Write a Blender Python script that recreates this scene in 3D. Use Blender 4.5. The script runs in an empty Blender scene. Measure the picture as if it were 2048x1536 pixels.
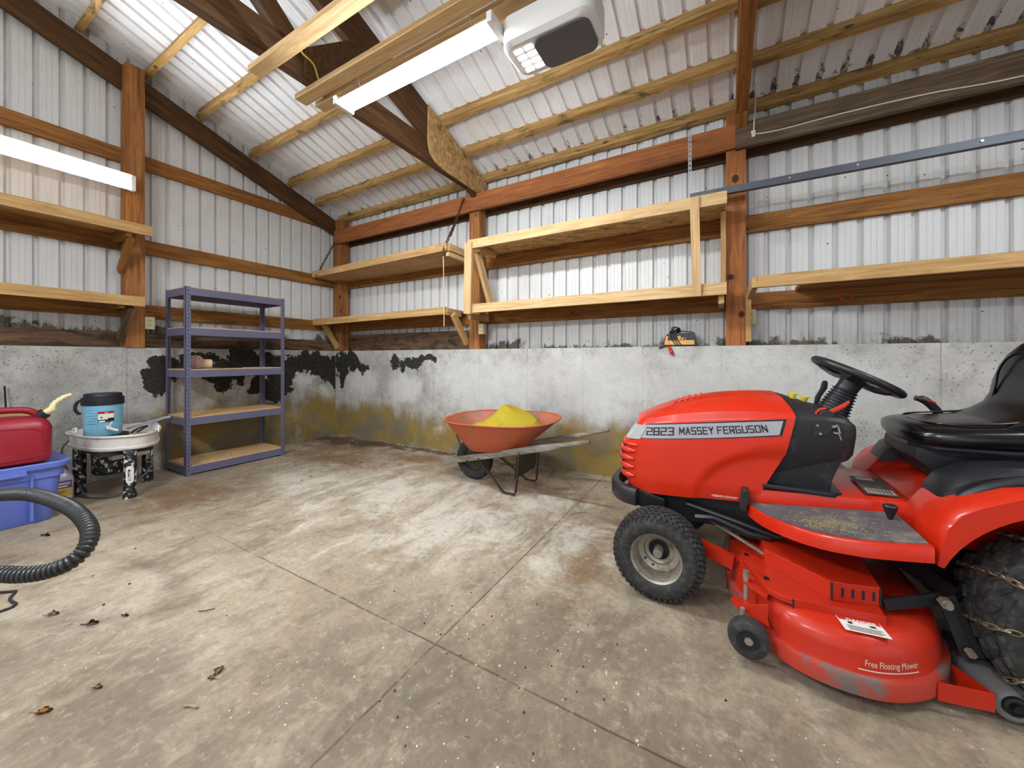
EXPOSURE = 0.75
SKY = 0.95
import bpy, bmesh, math, random
from mathutils import Vector, Matrix
random.seed(7)
S = bpy.context.scene
COL = S.collection
PI = math.pi

# ------------------------------------------------------------------ materials
def lin(h):
    h = h.lstrip('#')
    v = [int(h[i:i + 2], 16) / 255 for i in (0, 2, 4)]
    return tuple((c / 12.92 if c <= .04045 else ((c + .055) / 1.055) ** 2.4) for c in v) + (1.0,)

class Nodes:
    def __init__(s, name):
        s.m = bpy.data.materials.new(name)
        s.m.use_nodes = True
        s.t = s.m.node_tree
        s.t.nodes.clear()
        s.out = s.t.nodes.new('ShaderNodeOutputMaterial')
        s.b = s.t.nodes.new('ShaderNodeBsdfPrincipled')
        s.t.links.new(s.b.outputs[0], s.out.inputs[0])
    def n(s, kind, **kw):
        nd = s.t.nodes.new(kind)
        for k, v in kw.items():
            setattr(nd, k, v)
        return nd
    def l(s, a, b):
        s.t.links.new(a, b)
    def put(s, sock, v):
        if hasattr(v, 'links') or isinstance(v, bpy.types.NodeSocket):
            s.l(v, sock)
        else:
            sock.default_value = v
    def math(s, op, a, b=0.0, c=None, clamp=False):
        nd = s.n('ShaderNodeMath', operation=op, use_clamp=clamp)
        s.put(nd.inputs[0], a); s.put(nd.inputs[1], b)
        if c is not None: s.put(nd.inputs[2], c)
        return nd.outputs[0]
    def vmath(s, op, a, b):
        nd = s.n('ShaderNodeVectorMath', operation=op)
        s.put(nd.inputs[0], a); s.put(nd.inputs[1], b)
        return nd.outputs[0]
    def obj(s):
        return s.n('ShaderNodeTexCoord').outputs['Object']
    def scale(s, v, sc, loc=(0, 0, 0)):
        nd = s.n('ShaderNodeMapping')
        s.l(v, nd.inputs['Vector'])
        nd.inputs['Scale'].default_value = sc
        nd.inputs['Location'].default_value = loc
        return nd.outputs[0]
    def noise(s, v, scale, detail=4, rough=.55, dist=0.0):
        nd = s.n('ShaderNodeTexNoise')
        s.l(v, nd.inputs['Vector'])
        nd.inputs['Scale'].default_value = scale
        nd.inputs['Detail'].default_value = detail
        nd.inputs['Roughness'].default_value = rough
        nd.inputs['Distortion'].default_value = dist
        return nd.outputs[0]
    def voro(s, v, scale, feature='F1'):
        nd = s.n('ShaderNodeTexVoronoi', feature=feature)
        s.l(v, nd.inputs['Vector'])
        nd.inputs['Scale'].default_value = scale
        return nd.outputs['Distance']
    def ramp(s, f, stops, interp='LINEAR'):
        nd = s.n('ShaderNodeValToRGB')
        nd.color_ramp.interpolation = interp
        e = nd.color_ramp.elements
        while len(e) < len(stops): e.new(.5)
        for el, (p, c) in zip(e, stops):
            el.position = p
            el.color = c if len(c) == 4 else tuple(c) + (1,)
        s.l(f, nd.inputs[0])
        return nd.outputs[0]
    def step(s, f, a, b):
        nd = s.n('ShaderNodeMapRange', interpolation_type='SMOOTHSTEP')
        s.l(f, nd.inputs['Value'])
        nd.inputs['From Min'].default_value = a
        nd.inputs['From Max'].default_value = b
        return nd.outputs[0]
    def mix(s, f, a, b, mode='MIX'):
        nd = s.n('ShaderNodeMix', data_type='RGBA', blend_type=mode)
        s.put(nd.inputs[0], f)
        s.put(nd.inputs[6], a); s.put(nd.inputs[7], b)
        return nd.outputs[2]
    def bump(s, h, strength=.3, dist=.01):
        nd = s.n('ShaderNodeBump')
        nd.inputs['Strength'].default_value = strength
        nd.inputs['Distance'].default_value = dist
        s.l(h, nd.inputs['Height'])
        s.l(nd.outputs[0], s.b.inputs['Normal'])
    def fin(s, col=None, rough=.6, metal=0.0, spec=None, coat=0.0):
        if col is not None: s.put(s.b.inputs['Base Color'], col)
        s.put(s.b.inputs['Roughness'], rough)
        s.b.inputs['Metallic'].default_value = metal
        if spec is not None: s.b.inputs['Specular IOR Level'].default_value = spec
        if coat: 
            s.b.inputs['Coat Weight'].default_value = coat
            s.b.inputs['Coat Roughness'].default_value = .12
        return s.m
    def blobs(s, a, b, items, warp=0.0):
        """soft union of ellipses in the plane (a, b), their outlines bent by noise"""
        out = None
        if warp:
            o = s.obj()
            for sc, am in ((2.6, warp), (9.0, warp * .45)):
                a = s.math('ADD', a, s.math('MULTIPLY', s.math('SUBTRACT', s.noise(s.scale(o, (1, 1, 1), (3, 5, 7)), sc, 5, .62), .5), am))
                b = s.math('ADD', b, s.math('MULTIPLY', s.math('SUBTRACT', s.noise(s.scale(o, (1, 1, 1), (13, 2, 4)), sc, 5, .62), .5), am))
        for ca, cb, ra, rb in items:
            da = s.math('MULTIPLY', s.math('SUBTRACT', a, ca), 1 / ra)
            db = s.math('MULTIPLY', s.math('SUBTRACT', b, cb), 1 / rb)
            d = s.math('SQRT', s.math('ADD', s.math('MULTIPLY', da, da), s.math('MULTIPLY', db, db)))
            v = s.math('SUBTRACT', 1.35, d)
            out = v if out is None else s.math('MAXIMUM', out, v)
        return out

def plain(name, col, rough=.5, metal=0.0, dirt=None, dirt_scale=12, dirt_amt=(.55, .75), spec=None, coat=0.0, bump=0.0, bscale=300):
    n = Nodes(name)
    c = lin(col)
    o = n.obj()
    if dirt:
        f = n.noise(o, dirt_scale, 6, .65)
        c = n.mix(n.step(f, *dirt_amt), c, lin(dirt))
    else:
        f = n.noise(o, 9, 3, .5)
        c = n.mix(n.math('MULTIPLY', f, .22), c, tuple(x * .72 for x in c[:3]) + (1,))
    if bump:
        n.bump(n.noise(o, bscale, 2), bump, .002)
    return n.fin(c, rough, metal, spec, coat)

def wood(name, dark, mid, light, knots=True, weather=None, rough=.72, wamt=(.5, .72), kscale=1.0):
    n = Nodes(name)
    rnd = n.n('ShaderNodeObjectInfo').outputs['Random']
    off = n.n('ShaderNodeCombineXYZ')
    n.l(n.math('MULTIPLY', rnd, 37.0), off.inputs[0]); n.l(n.math('MULTIPLY', rnd, 11.0), off.inputs[1]); n.l(n.math('MULTIPLY', rnd, 23.0), off.inputs[2])
    o = n.vmath('ADD', n.obj(), off.outputs[0])
    g = n.noise(n.scale(o, (1.1, 16, 16)), 2.2, 7, .62, .9)
    fine = n.noise(n.scale(o, (3, 90, 90)), 2.0, 3, .6)
    c = n.ramp(g, [(.28, lin(dark)), (.5, lin(mid)), (.72, lin(light))])
    c = n.mix(n.math('MULTIPLY', n.step(fine, .5, .75), .28), c, lin(dark))
    if weather:
        w = n.noise(n.scale(o, (2.2, 6, 6)), 1.7, 6, .66, .5)
        c = n.mix(n.math('MULTIPLY', n.step(w, *wamt), .85), c, lin(weather))
    if knots:
        k = n.voro(n.scale(o, (2.6, 4.2, 4.2)), kscale)
        kk = n.math('SUBTRACT', 1.0, n.step(k, .06, .10))
        c = n.mix(n.math('MULTIPLY', kk, .8), c, tuple(x * .22 for x in lin(dark)[:3]) + (1,))
    n.bump(n.math('ADD', g, n.math('MULTIPLY', fine, .4)), .22, .004)
    return n.fin(c, rough, 0, .25)

MAT = {}
MAT['wood_post'] = wood('wood_post', '#613a1b', '#8f5c30', '#ad7842', kscale=1.0)
MAT['wood_red'] = wood('wood_red', '#6b3a1c', '#8f552c', '#a66c3c', knots=False, weather='#6c4a30', wamt=(.55, .8))
MAT['wood_knotty'] = wood('wood_knotty', '#70401f', '#985d30', '#b47644', kscale=.55)
MAT['wood_girt'] = wood('wood_girt', '#573617', '#855727', '#a1713a')
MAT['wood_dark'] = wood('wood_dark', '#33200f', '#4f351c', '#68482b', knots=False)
MAT['wood_grey'] = wood('wood_grey', '#3c2d1f', '#5a4836', '#786853', knots=False)
MAT['wood_purlin'] = wood('wood_purlin', '#80602f', '#a98450', '#caa976', weather='#4e3f2c', wamt=(.52, .68))
MAT['wood_pine'] = wood('wood_pine', '#a88456', '#c3a172', '#d4b88e')
MAT['wood_pine2'] = wood('wood_pine2', '#8f6a3c', '#b08a58', '#c6a577', weather='#8a6840', wamt=(.56, .8))
MAT['wood_sill'] = wood('wood_sill', '#3d2c1e', '#5e4631', '#7a6048', knots=False, weather='#1e1812', wamt=(.45, .66))
MAT['wood_barrow'] = wood('wood_barrow', '#4e463c', '#7d7468', '#9c9388', knots=False, rough=.85)

def osb(name):
    n = Nodes(name)
    o = n.obj()
    nd = n.n('ShaderNodeTexVoronoi', feature='F1')
    n.l(n.scale(n.vmath('ADD', o, n.scale(n.n('ShaderNodeTexNoise').outputs['Color'], (.06, .06, .06))), (14, 30, 30)), nd.inputs['Vector'])
    nd.inputs['Scale'].default_value = 1.0
    nd.inputs['Randomness'].default_value = 1
    sep = n.n('ShaderNodeSeparateColor'); n.l(nd.outputs['Color'], sep.inputs[0])
    c = n.ramp(sep.outputs[0], [(.0, lin('#9c7444')), (.5, lin('#b3905f')), (1, lin('#c4a576'))])
    f = n.noise(o, 7, 5, .6)
    c = n.mix(n.math('MULTIPLY', n.step(f, .52, .7), .75), c, lin('#5a4024'))
    return n.fin(c, .75, 0, .25)
MAT['osb'] = osb('osb')

def fibreboard(name, stain=False):
    n = Nodes(name)
    o = n.obj()
    f = n.noise(o, 60, 4, .6)
    c = n.ramp(f, [(.3, lin('#bd9662')), (.7, lin('#d8b384'))])
    if stain:
        g = n.noise(o, 6, 6, .7, 1.0)
        c = n.mix(n.step(g, .5, .62), c, lin('#a79a86'))
        g2 = n.noise(n.scale(o, (1, 1, 1), (3, 7, 1)), 7, 6, .7, 1.2)
        c = n.mix(n.step(g2, .62, .68), c, lin('#2c2118'))
    return n.fin(c, .8, 0, .2)
MAT['fibre'] = fibreboard('fibreboard')
MAT['fibre_stain'] = fibreboard('fibreboard_stained', True)

def siding_mat(name, base, moss_z=None, mould_y=None):
    n = Nodes(name)
    o = n.obj()
    c = lin(base)
    sx = n.n('ShaderNodeSeparateXYZ'); n.l(o, sx.inputs[0])
    f = n.noise(o, 3.1, 5, .6)
    c = n.mix(n.math('MULTIPLY', n.step(f, .45, .8), .3), c, lin('#b9b2aa'))
    sp = n.voro(o, 8.0)
    c = n.mix(n.math('SUBTRACT', 1.0, n.step(sp, .035, .06)), c, lin('#4a443c'))
    fly = n.voro(n.scale(o, (1, 1, 1), (3.1, 7.7, 1.3)), 26.0)
    c = n.mix(n.math('MULTIPLY', n.math('SUBTRACT', 1.0, n.step(fly, .05, .09)), n.step(n.noise(o, 2.3, 3), .5, .6)), c, lin('#6a6359'))
    if moss_z:
        w = n.noise(o, 15, 7, .74, .4)
        big = n.noise(o, 3.3, 3, .5)
        h = n.math('ADD', n.math('MULTIPLY', n.math('SUBTRACT', sx.outputs[2], moss_z), 3.0), n.math('MULTIPLY', n.math('SUBTRACT', .55, big), 1.3))
        g = n.step(n.math('SUBTRACT', w, h), .40, .56)
        c = n.mix(n.math('MULTIPLY', g, .92), c, lin('#463c2c'))
        g2 = n.step(n.math('SUBTRACT', n.noise(n.scale(o, (9, 9, 2)), 2.0, 5, .6), n.math('MULTIPLY', n.math('SUBTRACT', sx.outputs[2], moss_z), 1.1)), .45, .75)
        c = n.mix(n.math('MULTIPLY', g2, .45), c, lin('#8b7450'))
    if mould_y:
        w = n.noise(o, 13, 7, .75, .5)
        rib = n.math('ABSOLUTE', n.math('SUBTRACT', n.math('FRACT', n.math('MULTIPLY', n.math('SUBTRACT', sx.outputs[0], .06), 1 / .1445)), .16))
        h = n.math('ADD', n.math('MULTIPLY', n.math('SUBTRACT', mould_y, sx.outputs[1]), 1.0), n.math('MULTIPLY', n.step(rib, .05, .25), .12))
        g = n.step(n.math('SUBTRACT', w, h), .62, .68)
        c = n.mix(n.math('MULTIPLY', g, .85), c, lin('#2b2824'))
    n.bump(n.noise(o, 5, 2), .08, .02)
    return n.fin(c, .42, 0, .4)
MAT['siding'] = siding_mat('siding_white_steel', '#cdccca', 1.25)
MAT['siding_stained'] = siding_mat('siding_white_steel_stained', '#cdccca', 1.40)
MAT['roof_steel'] = siding_mat('roof_white_steel', '#e9e9eb', None, -.02)

def concrete(name, axis, tar, light, yellow, joints, y_h=.42):
    n = Nodes(name)
    o = n.obj()
    sx = n.n('ShaderNodeSeparateXYZ'); n.l(o, sx.inputs[0])
    a = sx.outputs[axis]; z = sx.outputs[2]
    big = n.noise(o, 1.6, 6, .6)
    mid = n.noise(o, 9, 6, .65)
    c = n.ramp(big, [(.3, lin('#8f8b84')), (.5, lin('#aeaaa4')), (.7, lin('#c4c1bb'))])
    c = n.mix(n.math('MULTIPLY', n.step(mid, .42, .72), .6), c, lin('#827d75'))
    grain = n.noise(o, 34, 5, .7)
    c = n.mix(n.math('MULTIPLY', n.step(grain, .48, .75), .4), c, lin('#76716a'))
    # pits
    pit = n.voro(n.vmath('ADD', o, n.scale(n.n('ShaderNodeTexNoise').outputs['Color'], (.02, .02, .02))), 44.0)
    clump = n.noise(o, 4.3, 4, .6)
    pm = n.math('MULTIPLY', n.math('SUBTRACT', 1.0, n.step(pit, .12, .24)), n.step(clump, .42, .56))
    c = n.mix(n.math('MULTIPLY', pm, .85), c, lin('#46423b'))
    pit2 = n.voro(n.scale(o, (1, 1, 1), (5, 2, 8)), 21.0)
    pm2 = n.math('MULTIPLY', n.math('SUBTRACT', 1.0, n.step(pit2, .07, .17)), n.step(n.noise(o, 3.3, 4, .6), .48, .58))
    c = n.mix(n.math('MULTIPLY', pm2, .7), c, lin('#5a554c'))
    # form lines
    if joints:
        for j in joints:
            d = n.math('ABSOLUTE', n.math('SUBTRACT', a, j))
            c = n.mix(n.math('MULTIPLY', n.math('SUBTRACT', 1.0, n.step(d, .002, .006)), .45), c, lin('#6b665e'))
    wob = n.noise(o, 7, 6, .7)
    wobf = n.math('ADD', n.math('MULTIPLY', n.math('SUBTRACT', wob, .5), 1.4), n.math('MULTIPLY', n.math('SUBTRACT', n.noise(n.scale(o, (1, 1, .8), (4, 4, 4)), 2.7, 4, .6), .5), 1.6))
    if light:
        v = n.math('ADD', n.blobs(a, z, light, .4), n.math('MULTIPLY', wobf, .8))
        c = n.mix(n.math('MULTIPLY', n.step(v, .2, .9), .5), c, lin('#d0cec9'))
    # algae along the foot of the wall
    yl = n.math('ADD', n.math('SUBTRACT', y_h, z), n.math('MULTIPLY', n.math('SUBTRACT', n.noise(n.scale(o, (1, 1, .5)), 3.2, 5, .6), .5), .7))
    ym = n.step(yl, -.06, .2)
    if yellow:
        v = n.math('ADD', n.blobs(a, z, yellow), wobf)
        ym = n.math('MULTIPLY', ym, n.step(v, .1, .9))
        c = n.mix(n.math('MULTIPLY', ym, .9), c, n.mix(n.step(n.noise(o, 2.6, 5, .6), .42, .62), lin('#84691f'), lin('#6b5f48')))
    if tar:
        v = n.math('ADD', n.blobs(a, z, tar, .42), n.math('MULTIPLY', wobf, .55))
        c = n.mix(n.step(v, .30, .38), c, n.ramp(n.noise(o, 30, 3), [(.3, lin('#201e1b')), (.8, lin('#38342f'))]))
        c = n.mix(n.math('MULTIPLY', n.step(n.noise(n.scale(o, (1, 1, 1), (5, 2, 9)), 19, 4, .7), .68, .72), .6), c, lin('#b7b3aa'))
    n.bump(n.math('SUBTRACT', n.math('ADD', mid, n.math('MULTIPLY', big, .6)), n.math('MULTIPLY', pm, .8)), .35, .012)
    return n.fin(c, .85, 0, .25)

MAT['conc_left'] = concrete('concrete_left', 1,
    [(-2.02, .88, .13, .17), (-1.93, 1.02, .14, .16), (-1.70, 1.05, .22, .12), (-1.45, .93, .20, .13), (-1.20, 1.08, .2, .14), (-1.10, .78, .10, .12), (-.95, 1.03, .22, .16),
     (-.85, .78, .13, .2), (-.80, .97, .2, .2), (-.55, 1.08, .3, .14), (-.30, 1.04, .25, .18), (-.14, .95, .16, .22), (-.05, .82, .07, .2)],
    [(-.58, .75, .10, .2), (-.42, .80, .13, .10), (-.22, .63, .08, .16)],
    [(-1.2, .3, 1.0, .9), (-.3, .4, .6, .9)],
    [-2.24, -1.32], .66)
MAT['conc_right'] = concrete('concrete_right', 0,
    [(.10, 1.0, .12, .22), (.08, .80, .06, .16), (.33, 1.08, .16, .12), (.52, .98, .10, .06), (.62, .93, .07, .06), (1.16, 1.03, .10, .09), (1.5, 1.06, .16, .09), (1.7, 1.12, .16, .05), (1.30, .98, .06, .09)],
    [(2.6, .85, .9, .45), (3.8, .9, .9, .45), (.55, .75, .35, .28), (5.2, .9, 1.2, .4), (1.35, .72, .35, .22)],
    [(.9, .2, 1.7, .8), (2.6, .2, 1.1, .6), (3.8, .2, 1.0, .6), (4.9, .1, .7, .5)],
    [.60, 1.21, 1.83, 2.52, 3.13, 3.74, 4.30, 4.92, 5.53, 6.17, 6.8], .52)

def floor_mat():
    n = Nodes('floor_concrete')
    o = n.obj()
    sx = n.n('ShaderNodeSeparateXYZ'); n.l(o, sx.inputs[0])
    x, y = sx.outputs[0], sx.outputs[1]
    big = n.noise(o, .9, 7, .62, .3)
    mid = n.noise(n.scale(o, (2.6, 1.6, 1)), 2.4, 8, .72, .5)
    c = n.ramp(big, [(.3, lin('#7d6e5e')), (.48, lin('#958570')), (.66, lin('#aa9b88'))])
    c = n.mix(n.math('MULTIPLY', n.step(mid, .44, .7), .85), c, lin('#6d5e4d'))
    mid2 = n.noise(n.scale(o, (1.7, 1.2, 1), (7, 1, 0)), 4.1, 8, .74, .4)
    c = n.mix(n.math('MULTIPLY', n.step(mid2, .5, .72), .6), c, lin('#c0b4a3'))
    # pale scoured patches
    pale = n.noise(n.scale(o, (2.0, 1.0, 1), (4, 2, 0)), 2.2, 9, .76, .6)
    v = n.math('ADD', n.blobs(x, y, [(2.6, -1.3, 1.2, .7), (3.3, -1.5, .8, .6), (1.6, -1.5, .6, .4), (4.2, -1.3, .4, .5), (3.7, -.95, .5, .35)]), n.math('MULTIPLY', n.math('SUBTRACT', pale, .5), 5.2))
    c = n.mix(n.math('MULTIPLY', n.step(v, .3, 1.5), .8), c, lin('#c9c0b2'))
    # rust brown stains near the corner and in the yard of the room
    br = n.noise(n.scale(o, (1.2, 1.8, 1), (9, 3, 0)), 2.6, 8, .74, .5)
    v = n.math('ADD', n.blobs(x, y, [(.7, -.5, .9, .4), (1.2, -.85, 1.0, .3), (2.0, -.4, .9, .25), (1.1, -2.2, .5, .35), (4.45, -1.15, .25, .4), (4.3, -1.6, .15, .4), (3.4, -.6, .6, .25)]), n.math('MULTIPLY', n.math('SUBTRACT', br, .5), 5.0))
    c = n.mix(n.math('MULTIPLY', n.step(v, .15, 1.3), .75), c, lin('#725436'))
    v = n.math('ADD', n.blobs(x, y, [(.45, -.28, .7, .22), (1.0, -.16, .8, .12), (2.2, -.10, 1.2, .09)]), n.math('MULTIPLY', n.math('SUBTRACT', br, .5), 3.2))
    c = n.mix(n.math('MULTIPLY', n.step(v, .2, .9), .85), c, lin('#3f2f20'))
    # worn grey by the machine and front edge, darkened to paint in shade too
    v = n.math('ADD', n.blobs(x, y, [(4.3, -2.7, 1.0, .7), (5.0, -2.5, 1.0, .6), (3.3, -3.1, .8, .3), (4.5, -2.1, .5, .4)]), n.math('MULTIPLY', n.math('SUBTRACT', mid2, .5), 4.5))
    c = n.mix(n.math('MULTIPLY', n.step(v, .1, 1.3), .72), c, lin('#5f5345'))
    grit = n.voro(o, 42.0)
    gm = n.math('MULTIPLY', n.math('SUBTRACT', 1.0, n.step(grit, .07, .12)), n.step(n.noise(o, 3.1, 3), .5, .6))
    c = n.mix(n.math('MULTIPLY', gm, .8), c, lin('#4b4035'))
    grit2 = n.voro(n.scale(o, (1, 1, 1), (3.3, 1.7, 0)), 36.0)
    gm2 = n.math('MULTIPLY', n.math('SUBTRACT', 1.0, n.step(grit2, .06, .10)), n.step(n.noise(n.scale(o, (1, 1, 1), (8, 8, 0)), 2.7, 3), .5, .62))
    c = n.mix(n.math('MULTIPLY', gm2, .9), c, lin('#e6dfd2'))
    wob = n.math('MULTIPLY', n.math('SUBTRACT', n.noise(o, 14, 3), .5), .008)
    j = None
    for s_, val in ((x, 3.957), (y, -2.384)):
        d = n.math('ABSOLUTE', n.math('ADD', n.math('SUBTRACT', s_, val), wob))
        k = n.math('SUBTRACT', 1.0, n.step(d, .0018, .0055))
        j = k if j is None else n.math('MAXIMUM', j, k)
    jm = n.math('MULTIPLY', j, n.math('MULTIPLY', n.step(n.noise(o, 9, 4, .6), .3, .5), n.step(x, 1.4, 3.2)))
    c = n.mix(n.math('MULTIPLY', jm, .85), c, lin('#4a3a2a'))
    fine = n.noise(o, 38, 6, .72)
    c = n.mix(n.math('MULTIPLY', n.step(fine, .47, .7), .42), c, lin('#5d4f40'))
    fine2 = n.noise(n.scale(o, (1, 1, 1), (7, 4, 2)), 24, 6, .72)
    c = n.mix(n.math('MULTIPLY', n.step(fine2, .52, .74), .35), c, lin('#cfc5b6'))
    n.bump(n.math('SUBTRACT', n.math('ADD', n.math('MULTIPLY', mid, .6), n.math('MULTIPLY', fine, .25)), j), .3, .008)
    rg = n.math('ADD', .55, n.math('MULTIPLY', big, .25))
    return n.fin(c, rg, 0, .3)
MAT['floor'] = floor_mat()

def red_paint(name, col, dust=.0, rough=.32, coat=.35):
    n = Nodes(name)
    o = n.obj()
    c = lin(col)
    f = n.noise(o, 6, 5, .6)
    c = n.mix(n.math('MULTIPLY', n.step(f, .45, .75), .18 + dust), c, lin('#99301c'))
    sc = n.noise(n.scale(o, (2, 14, 9)), 9, 3, .6)
    c = n.mix(n.math('MULTIPLY', n.step(sc, .71, .74), .25 + dust), c, lin('#d09a88'))
    rg = n.math('ADD', rough, n.math('MULTIPLY', f, .2))
    return n.fin(c, rg, 0, .35, coat)
MAT['red'] = red_paint('mower_red', '#c62403')
MAT['red_deck'] = red_paint('deck_red', '#b42308', .03, .38, .2)
MAT['red_scuff'] = plain('deck_red_scuffed', '#b03220', .5, dirt='#6a625c', dirt_scale=7, dirt_amt=(.46, .6))
MAT['black'] = plain('black_plastic', '#1c1c20', .42)
MAT['black_matte'] = plain('black_matte', '#16161a', .6, dirt='#3a3632', dirt_scale=10)
MAT['iron_black'] = plain('black_iron', '#1b1b1f', .45, .3, dirt='#55483a', dirt_scale=18, dirt_amt=(.62, .75))
MAT['vinyl'] = plain('black_vinyl', '#08080d', .24, spec=.5)
MAT['rubber'] = plain('rubber_dusty', '#232323', .8, dirt='#544e46', dirt_scale=40, dirt_amt=(.42, .85))
MAT['rubber_dark'] = plain('rubber_dark', '#222224', .75, dirt='#48423b', dirt_scale=14, dirt_amt=(.5, .8))
MAT['rim_metal'] = plain('rim_metal', '#a2998b', .42, .5, dirt='#7b6244', dirt_scale=15, dirt_amt=(.5, .68))
MAT['steel'] = plain('zinc_steel', '#b5b6b8', .35, .85)
MAT['track_steel'] = plain('track_steel', '#5d6068', .45, .6)
MAT['chain'] = plain('chain_steel', '#8a7a66', .45, .8, dirt='#5a3e28', dirt_scale=30)
MAT['chain_rust'] = plain('chain_rust', '#4b3a2c', .6, .5, dirt='#2a2019', dirt_scale=40)
MAT['silver'] = plain('silver_decal', '#a5a4a9', .4)
MAT['ink'] = plain('black_ink', '#101012', .5)
MAT['white_ink'] = plain('white_ink', '#e3ddd6', .5)
MAT['beige_ink'] = plain('beige_ink', '#d9c7b4', .5)
MAT['decal_white'] = plain('decal_white', '#e6e2da', .45)
MAT['decal_red'] = plain('decal_red', '#b0201c', .45)
MAT['yellow_plastic'] = plain('yellow_plastic', '#d9bd2c', .4)
MAT['mat_tread'] = plain('tread_mat', '#4c474a', .8, dirt='#82776c', dirt_scale=11, dirt_amt=(.5, .75), bump=.5, bscale=220)
MAT['clippings'] = plain('clippings', '#8c7c5e', .9, dirt='#6a5a40', dirt_scale=60)
MAT['roller_grey'] = plain('roller_grey', '#686666', .7, dirt='#7b7266', dirt_scale=14, dirt_amt=(.5, .75))
MAT['barrow_orange'] = plain('barrow_orange', '#a84d26', .5, dirt='#8d5a40', dirt_scale=5, dirt_amt=(.5, .75))
MAT['barrow_inside'] = plain('barrow_inside', '#a8563a', .6, dirt='#7e5a48', dirt_scale=7, dirt_amt=(.42, .66))
MAT['yellow_cloth'] = plain('yellow_cloth', '#dcc93a', .7, dirt='#c0ac35', dirt_scale=6, bump=.4, bscale=160)
MAT['frame_dark'] = plain('dark_frame_steel', '#3e3832', .5, .4, dirt='#6b6358', dirt_scale=15)
MAT['unit_grey'] = plain('shelf_grey_blue', '#64637a', .45, .1)
MAT['slot'] = plain('slot_black', '#1a1a22', .8)
MAT['gas_red'] = plain('gas_can_red', '#8e1226', .38, dirt='#a5303c', dirt_scale=5, bump=.2, bscale=120)
MAT['tote_blue'] = plain('tote_blue', '#6475c4', .45, dirt='#5163b4', dirt_scale=5)
MAT['cooler_blue'] = plain('cooler_blue', '#7ab4cc', .45, dirt='#93c6da', dirt_scale=8)
MAT['cooler_black'] = plain('cooler_black', '#17171f', .5, dirt='#8a8a92', dirt_scale=60, dirt_amt=(.68, .74))
MAT['clay_white'] = plain('clay_white', '#dad2ca', .5, dirt='#b49a88', dirt_scale=6, dirt_amt=(.55, .8))
MAT['splatter'] = plain('clay_splattered_black', '#161618', .55, dirt='#d6d1cb', dirt_scale=30, dirt_amt=(.54, .60))
MAT['white_plastic'] = plain('white_plastic', '#e4e2de', .4)
MAT['cream'] = plain('cream_plastic', '#d8cc9c', .45)
MAT['spout'] = plain('cream_spout', '#e3d3a2', .5)
MAT['tube_grey'] = plain('tube_grey', '#a9a7ad', .45)
MAT['cord_black'] = plain('cord_black', '#17171a', .5)
MAT['cord_grey'] = plain('cord_grey', '#55504e', .5)
MAT['hose_grey'] = plain('hose_grey', '#2b2a2b', .38)
MAT['label_purple'] = plain('label_purple', '#5b4a86', .5)
MAT['label_yellow'] = plain('label_yellow', '#dfb63a', .5)
MAT['jug'] = plain('cloudy_jug', '#b7adba', .3)
MAT['orange_label'] = plain('orange_label', '#e0a14a', .45)
MAT['sander_orange'] = plain('sander_orange', '#c8654a', .55)
MAT['sander_pad'] = plain('sander_pad', '#8c6a62', .8, dirt='#5f4340', dirt_scale=25)
MAT['sander_cream'] = plain('sander_cream', '#cdb290', .6)
MAT['rope'] = plain('rope', '#cdb488', .8)
MAT['leaf_orange'] = plain('leaf_orange', '#b67a3a', .8, dirt='#8a5424', dirt_scale=30)
MAT['leaf_dry'] = plain('leaf_dry', '#8f8466', .85, dirt='#5e5340', dirt_scale=30)
MAT['leaf_dark'] = plain('leaf_dark', '#3a2618', .85)
MAT['wire_white'] = plain('wire_white', '#d8d2c4', .5)
MAT['wire_yellow'] = plain('wire_yellow', '#c6a64a', .5)
MAT['red_cord'] = plain('red_cord', '#a3231b', .5)
MAT['opener_white'] = plain('opener_white', '#dddbd8', .45)
MAT['opener_dark'] = plain('opener_dark', '#4a4850', .4)
MAT['fixture_white'] = plain('fixture_white', '#e2e1df', .35)
MAT['knot_core'] = plain('knot_core', '#2a1c14', .8)
MAT['dash'] = plain('dash_black', '#212124', .5, dirt='#4a4744', dirt_scale=12, dirt_amt=(.58, .8))
MAT['lens'] = plain('headlight_lens', '#b9bcbc', .1, .3)
MAT['bag_grey'] = plain('decal_dusty', '#55504a', .7, dirt='#9a9388', dirt_scale=20)

def emit(name, strength, col=(.88, .95, 1.0, 1)):
    n = Nodes(name)
    n.b.inputs['Base Color'].default_value = (.9, .9, .9, 1)
    n.b.inputs['Emission Color'].default_value = col
    n.b.inputs['Emission Strength'].default_value = strength
    return n.m

# ------------------------------------------------------------------ mesh helpers
def V(*a): return Vector(a)

def world_of(o):
    M = o.matrix_basis.copy()
    p = o.parent
    while p is not None:
        M = p.matrix_basis @ M
        p = p.parent
    return M

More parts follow.
